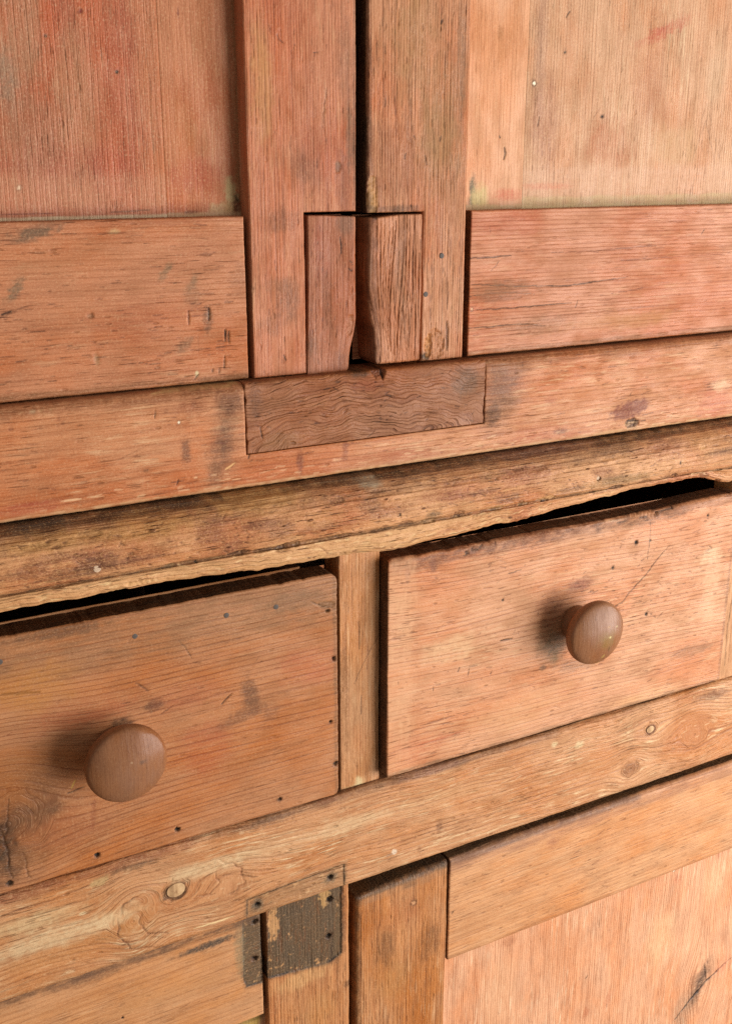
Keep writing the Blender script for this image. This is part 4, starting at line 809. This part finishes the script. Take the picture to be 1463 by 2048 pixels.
def knob(drawer, x, z, marks, seed, tilt=0):
    pr = [(12, 4), (14.5, 3), (15.2, 0), (15.0, -3), (13.6, -7), (13.2, -11), (15.0, -14.5), (20.5, -18), (26, -21.0), (28.4, -24.5), (28.7, -28.5), (27.6, -31.6), (24.5, -33.6), (19.5, -35.4), (13, -37.0), (6, -37.9), (0.05, -38.1)]
    return lathe(Part(), pr, x, DY, z, 96, seed, marks).link('knob', mat_knob, drawer)
knob(drawer_l, -211.0, 810.5, [blob(-206, 803, 20, 20, (154, 110, 90), .35, .9), blob(-210, 816, 1.2, 1.0, (206, 170, 140), .7, .6), blob(-202, 814, 4, 2.4, (112, 82, 70), .7)], 51)  # greyish patch and pale dot: painted sheen and highlight on the face
knob(drawer_r, 203.5, 820.5, [blob(209, 816, 12, 9, (142, 108, 58), .6, .9), blob(212, 818, 1.8, 1.6, (226, 206, 150), .9, .5), blob(220, 826, 1.4, 1.2, (220, 200, 150), .9, .5), blob(210, 828, 2.4, 2.0, (176, 124, 66), .7, .5), blob(208, 800, 3, 1.6, (190, 160, 90), .7, .5, 40), blob(204, 793, 4, 1, (196, 164, 100), .7, .5, 30), blob(213, 806, 1.5, 3, (118, 96, 50), .6)], 52)

# ------------------------------------------------------------------ rail below the drawers
RB = -7.0
rail2 = board('drawer_rail', mat_rail2, cupboard, XL, XR, 622.2, 711.6, RB, 31, 'x', topdirt=(92, 60, 42), rad=(2, 2, 2.0, 6.5), wear=.8, rough=.25, groove=.15, gs=2.6,  # topdirt: grime plus painted shade
    warps=[knot(-171.8, 671.2, 9, 26, .9, 1), knot(-206.2, 655.2, 15, 20, .9, .35), knot(-131.9, 657.8, 12, 30, .8), knot(311.2, 683, 7, 24, .9, 1), knot(371, 660.3, 13, 34, .9, .4), knot(288.9, 645.4, 9, 22, .9, .5)],
    gwarp=lambda al, ac, w: w + 2.5 * perlin(al / 60, ac / 30) + .02 * al, marks=[
    band('x', 706, 713, (140, 80, 54), .6, 4, 3, 60, hi=-150, brk=.4), band('x', 707, 713, (120, 84, 64), .5, 4, 2, lo=-160, hi=200), blob(-202.3, 703, 22, 3, (110, 80, 62), .6), blob(-91.5, 706.8, 26, 4, (110, 78, 60), .5), blob(63.2, 709.5, 34, 5, (150, 104, 90), .5), blob(-37.9, 710.9, 16, 4, (140, 84, 58), .5),
    line([(-301.5, 695.6), (-266.3, 695.4), (-229.2, 699.3)], 1.0, .4, (96, 52, 36), .6), blob(-229.2, 698.9, 8, 5, (206, 166, 120), .85, .4), blob(-243.7, 676.1, 3.2, 2, (236, 200, 160), .9, .4), blob(24, 640, 3, 4, (240, 214, 196), .9, .4, 40), blob(19.1, 638.1, 4, 2, (190, 150, 130), .5), blob(69.7, 649.7, 4, 6, (130, 80, 52), .6), blob(49.4, 634, 3, 4, (150, 96, 64), .5),
    blob(-173.1, 663.5, 36, 14, (198, 128, 82), .5), blob(-207.2, 657.9, 22, 14, (190, 122, 72), .5), blob(-133.9, 660.9, 18, 14, (206, 144, 104), .5), blob(-171.9, 670.3, 11.5, 9.5, (92, 58, 38), .85, .3), blob(-281.8, 681.8, 44, 9, (226, 190, 148), .5), blob(-251.9, 648.1, 60, 9, (206, 142, 90), .4), blob(-83.6, 678.6, 50, 12, (226, 180, 142), .45), blob(79.3, 680, 60, 10, (222, 166, 124), .45), blob(-19.8, 647.4, 40, 8, (206, 136, 88), .5),
    blob(311.4, 681.8, 8.5, 6.5, (120, 70, 48), .85, .35), blob(364, 662.2, 34, 18, (196, 128, 88), .5), blob(288.9, 645.4, 14, 9, (140, 88, 58), .6), blob(222.8, 689.8, 6, 4, (230, 196, 156), .8), blob(193.1, 698, 4, 3, (232, 200, 160), .7), blob(249, 661.2, 50, 6, (212, 146, 98), .4), blob(393.2, 699.2, 30, 6, (130, 86, 66), .5),
    line([(-216.5, 663.7), (-212, 673.2), (-198.1, 677.1)], .9, .4, (120, 70, 44), .8, 1.5), line([(-217.4, 662.6), (-217.8, 646), (-210.2, 631.5)], .9, .4, (120, 70, 44), .8, 1.5), line([(-199.1, 661.7), (-201.8, 651.3), (-194.6, 639.3), (-178.8, 634.1)], .8, .4, (120, 70, 44), .8, 1.5), line([(-210.2, 631.5), (-183.5, 623.3), (-146.1, 624.4)], .7, .3, (140, 84, 54), .8, 1.5),
    line([(-151.6, 683.3), (-134.9, 685.7), (-118.5, 674.1), (-114.8, 658.7), (-123.7, 650.2)], .8, .5, (150, 96, 66), .8, 2.0), line([(-161.1, 659.1), (-144.6, 657.7), (-135.9, 663.9), (-139.5, 676.8)], .8, .5, (150, 96, 66), .8, 2.0),
    recess([(-112.9, 640.5), (-24.6, 644.1), (-24.8, 614.3), (-113.9, 612)], .5, (206, 146, 102), .35, (222, 170, 126), .5, .3, (104, 82, 62)), blob(-104.4, 632.6, 6, 7, (104, 90, 76), .7), blob(-37, 635.1, 7, 6, (120, 98, 78), .65), hole(-104, 632.4, 2.1, 3), hole(-37.5, 635.3, 2.1, 3),
    line([(-118.6, 615.7), (-98.6, 621.7), (-67, 621.7), (-24.8, 621.3)], .7, .5, (84, 52, 34), .7), band('x', 621, 624, (150, 100, 62), .5, 2, 1), line([(-158.4, 630.1), (-124.6, 629.1)], 1.0, .2, (240, 206, 160), .9),
    ticks(-330, 440, 626, 705, 300, 61, 'x', (3, 10), .45, (128, 76, 48), .65, 7, .25), ticks(-330, 440, 628, 704, 170, 62, 'x', (3, 9), .6, (240, 208, 172), .45, 7, .1), blob(-258, 663.9, 60, 10, (234, 198, 160), .6), blob(-143.4, 682.7, 40, 8, (234, 198, 160), .55), blob(-19.6, 681.4, 50, 8, (230, 188, 150), .55), blob(-84.4, 650.3, 30, 8, (222, 164, 122), .4)])
def plug(x, z, y, rx, rz, name='knot_plug'):
    o = lathe(Part(), [(1, 3), (1, .1), (.9, -.15), (.5, -.25), (0.02, -.25)], 0, 0, 0, 28).link(name, mat_knotfill, cupboard, origin=(0, 0, 0))
    o.location = (x / 1000 - cupboard.location.x, y / 1000, z / 1000); o.scale = (rx, 1, rz)
    return o
plug(-171.4, 671.1, RB - .5, 7.4, 6.0); plug(310, 682.8, RB - .5, 4.6, 3.7)

# ------------------------------------------------------------------ lower doors
LY = 4.0
door_ll = empty('door', (-240, 4, 100), cupboard, 'lower door with the dark bed of a lost iron plate')
board('rail', mat_low_rail_l, door_ll, -503, -97.2, 511.4, 616.4, LY, 20, 'x', endgrain=(58, 34, 22), rad=(2, 1.6, 1.5, 3.0), marks=[  # endgrain: painted gap shade
    recess([(-113.2, 615.1), (-96.2, 615.6), (-98, 544.7), (-112.1, 546.5), (-114.6, 554.7)], 1.0, (92, 75, 60), .9, (206, 156, 112), .6, .4), hole(-102.3, 607.5, 2.3, 3, rz=1.8), hole(-103.6, 571, 2.0, 3), blob(-117, 585.9, 5, 30, (150, 130, 104), .5),
    band('x', 611, 617, (104, 74, 58), .65, 5, 3, 60, brk=.6), blob(-142.6, 601, 30, 4, (84, 72, 66), .7, rot=2), blob(-232.7, 608.5, 40, 5, (130, 92, 72), .5), blob(-182.7, 568.3, 50, 12, (214, 152, 106), .4), hole(-217.8, 560.4, 1.1, .6), ticks(-330, -100, 515, 612, 130, 71, 'x', (3, 10), .4, (140, 84, 54), .65, 6), blob(-253.6, 589.1, 40, 8, (206, 138, 90), .4)])  # grey dash below the top edge paints the gap's shadow
board('stile', mat_low_stile, door_ll, -92.6, -14.0, 120, 617.0, LY, 22, 'z', rad=(1.4, 4.0, 1.5, 2.5), groove=.25, gs=3.0, marks=[
    recess([(-89.9, 613.3), (-79.8, 617.4), (-21.5, 615.3), (-22.1, 545.6), (-34, 539.8), (-92.9, 546.7)], 1.1, (88, 71, 56), .93, (204, 150, 104), .85, .37), blob(-85.8, 598.8, 6, 20, (206, 152, 106), .85, .3, warp=.8), blob(-37.9, 611.1, 6, 14, (204, 156, 104), .75, .3, warp=.8), blob(-25.8, 570.7, 4, 40, (110, 84, 60), .5),
    hole(-32.7, 603.7, 2.6, 3), hole(-34.1, 566.6, 2.2, 3), blob(-66.7, 542.7, 2.8, 5, (110, 72, 50), .8, .5), blob(-16.8, 509.7, 4, 4, (120, 80, 54), .6), blob(-63.1, 533.3, 30, 10, (222, 170, 120), .5), blob(-89.7, 513, 8, 20, (176, 98, 54), .5), blob(-44.4, 493.3, 16, 22, (206, 148, 98), .4), line([(-31.7, 562.6), (-31.6, 533.5)], .6, .3), line([(-18.6, 604.2), (-18.3, 514.7)], .6, .3, BRN, .6),
    ticks(-90, -18, 430, 610, 110, 72, 'z', (5, 16), .45, (120, 70, 40), .65, 2)])
board('panel', mat_low_panel, door_ll, -510, -80, 120, 520, 14, 9, 'z', rad=(0, 0, 0, 0), res=2.0, marks=[blob(-104.6, 498.2, 12, 10, (206, 170, 92), .9), band('x', 500, 514, (120, 92, 56), .6, 4, 3)])
slab('stile', -576, -505, 4, 26, 100, 616, mat_low_stile, parent=door_ll)
slab('rail', -503, -94, 4, 24, 120, 230, mat_low_rail_l, 'x', door_ll)

door_lr = empty('door', (235, 4, 100), cupboard, 'lower door with pale panel and dark knot')
board('stile', mat_low_stile, door_lr, -8.2, 86.2, 120, 600.6, LY - 1, 22, 'z', topdirt=(46, 34, 24), rad=(4.0, 1.6, 1.5, 6.0), groove=.25, gs=3.2, wear=.9, edge=(None, None, None, lambda x: .06 * (x - 40)), marks=[  # topdirt: grime plus painted shade
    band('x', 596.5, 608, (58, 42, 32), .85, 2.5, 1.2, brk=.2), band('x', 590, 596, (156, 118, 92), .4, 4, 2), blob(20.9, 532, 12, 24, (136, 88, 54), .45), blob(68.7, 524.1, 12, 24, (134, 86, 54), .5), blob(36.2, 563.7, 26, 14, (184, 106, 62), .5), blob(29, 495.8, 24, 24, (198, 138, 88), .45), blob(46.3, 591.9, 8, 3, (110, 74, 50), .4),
    hole(50.8, 571.1, 1.7, .3, (206, 150, 112)), ticks(-4, 82, 425, 598, 160, 73, 'z', (6, 22), .4, (110, 66, 40), .65, 2), band('z', -9, -4, (70, 44, 30), .6, 2.5, 1.5), line([(66.9, 610.9), (66.1, 598)], .6, .3), line([(-1.7, 508.5), (-2.3, 470.1)], 1.2, .4, (130, 78, 48), .6)])
board('rail', mat_low_rail_r, door_lr, 88.8, 528, 493.0, 603.6, LY - 1, 20, 'x', endgrain=(58, 34, 22), topdirt=(46, 34, 24), rad=(1.4, 2, 1.4, 6.0), res=.9, marks=[  # endgrain: painted gap shade; topdirt: grime plus painted shade
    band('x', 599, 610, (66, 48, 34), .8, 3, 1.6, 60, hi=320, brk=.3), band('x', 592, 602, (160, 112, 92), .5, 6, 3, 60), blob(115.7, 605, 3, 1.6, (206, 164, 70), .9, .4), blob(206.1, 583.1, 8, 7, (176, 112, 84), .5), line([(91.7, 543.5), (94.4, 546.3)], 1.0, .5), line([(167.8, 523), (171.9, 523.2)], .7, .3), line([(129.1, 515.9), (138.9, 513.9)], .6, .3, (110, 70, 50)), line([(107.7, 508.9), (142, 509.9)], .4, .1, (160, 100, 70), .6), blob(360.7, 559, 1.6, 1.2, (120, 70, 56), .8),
    ticks(92, 396, 498, 600, 220, 74, 'x', (3, 10), .45, (140, 84, 58), .65, 9), blob(147.3, 522.1, 50, 16, (206, 142, 98), .4), blob(366.4, 557.2, 60, 16, (224, 160, 118), .4), band('x', 492, 495, (150, 96, 62), .5, 2, 1)])
board('panel', mat_low_panel, door_lr, 80, 536, 120, 500, LY + 8, 9, 'z', rad=(0, 0, 0, 0), res=1.0, warps=[knot(440.6, 314.4, 16, 50, .9)], marks=[
    blob(431.1, 297.5, 22, 60, (130, 100, 84), .5, .95, -30, .2, brk=.1), blob(439.5, 311.4, 10, 32, (84, 66, 60), .55, .9, -22), blob(445.3, 326.3, 6, 15, (84, 64, 56), .45, .9, -10), line([(488, 329.8), (463.4, 318.8), (450.2, 312.5), (427.5, 295.5), (403.3, 274.6)], 1.6, 1.0, (40, 26, 20), .95, 1.2), line([(450.2, 312.5), (443.5, 340.8)], 1.0, .6), blob(474.4, 324.8, 12, 16, (226, 128, 98), .5),
    blob(301.8, 349.4, 5, 12, (196, 116, 84), .7, rot=-20), blob(272.7, 345.6, 5, 8, (190, 108, 76), .7), blob(166.4, 476.6, 10, 6, (196, 130, 98), .6), blob(310.2, 485.8, 5, 6, (206, 130, 98), .6), blob(388.3, 471.8, 6, 8, (206, 120, 90), .6), blob(449.3, 483.8, 5, 8, (196, 110, 86), .6), hole(381.7, 485.4, 1.4, .1, (246, 236, 220)), line([(270.9, 394.7), (268.6, 390.6)], .8, .2),
    blob(371.1, 399.7, 22, 40, (238, 190, 152), .5), blob(158.3, 417, 24, 50, (236, 178, 142), .45), blob(231.6, 441.9, 30, 40, (220, 152, 114), .4), blob(446.2, 450, 20, 26, (236, 196, 160), .4), ticks(92, 390, 260, 490, 120, 75, 'z', (4, 14), .45, (190, 116, 84), .6, 3)])
slab('stile', 530, 568, 3, 26, 100, 606, mat_low_stile, parent=door_lr)
slab('rail', 87, 528, 3, 23, 120, 230, mat_low_rail_r, 'x', door_lr)
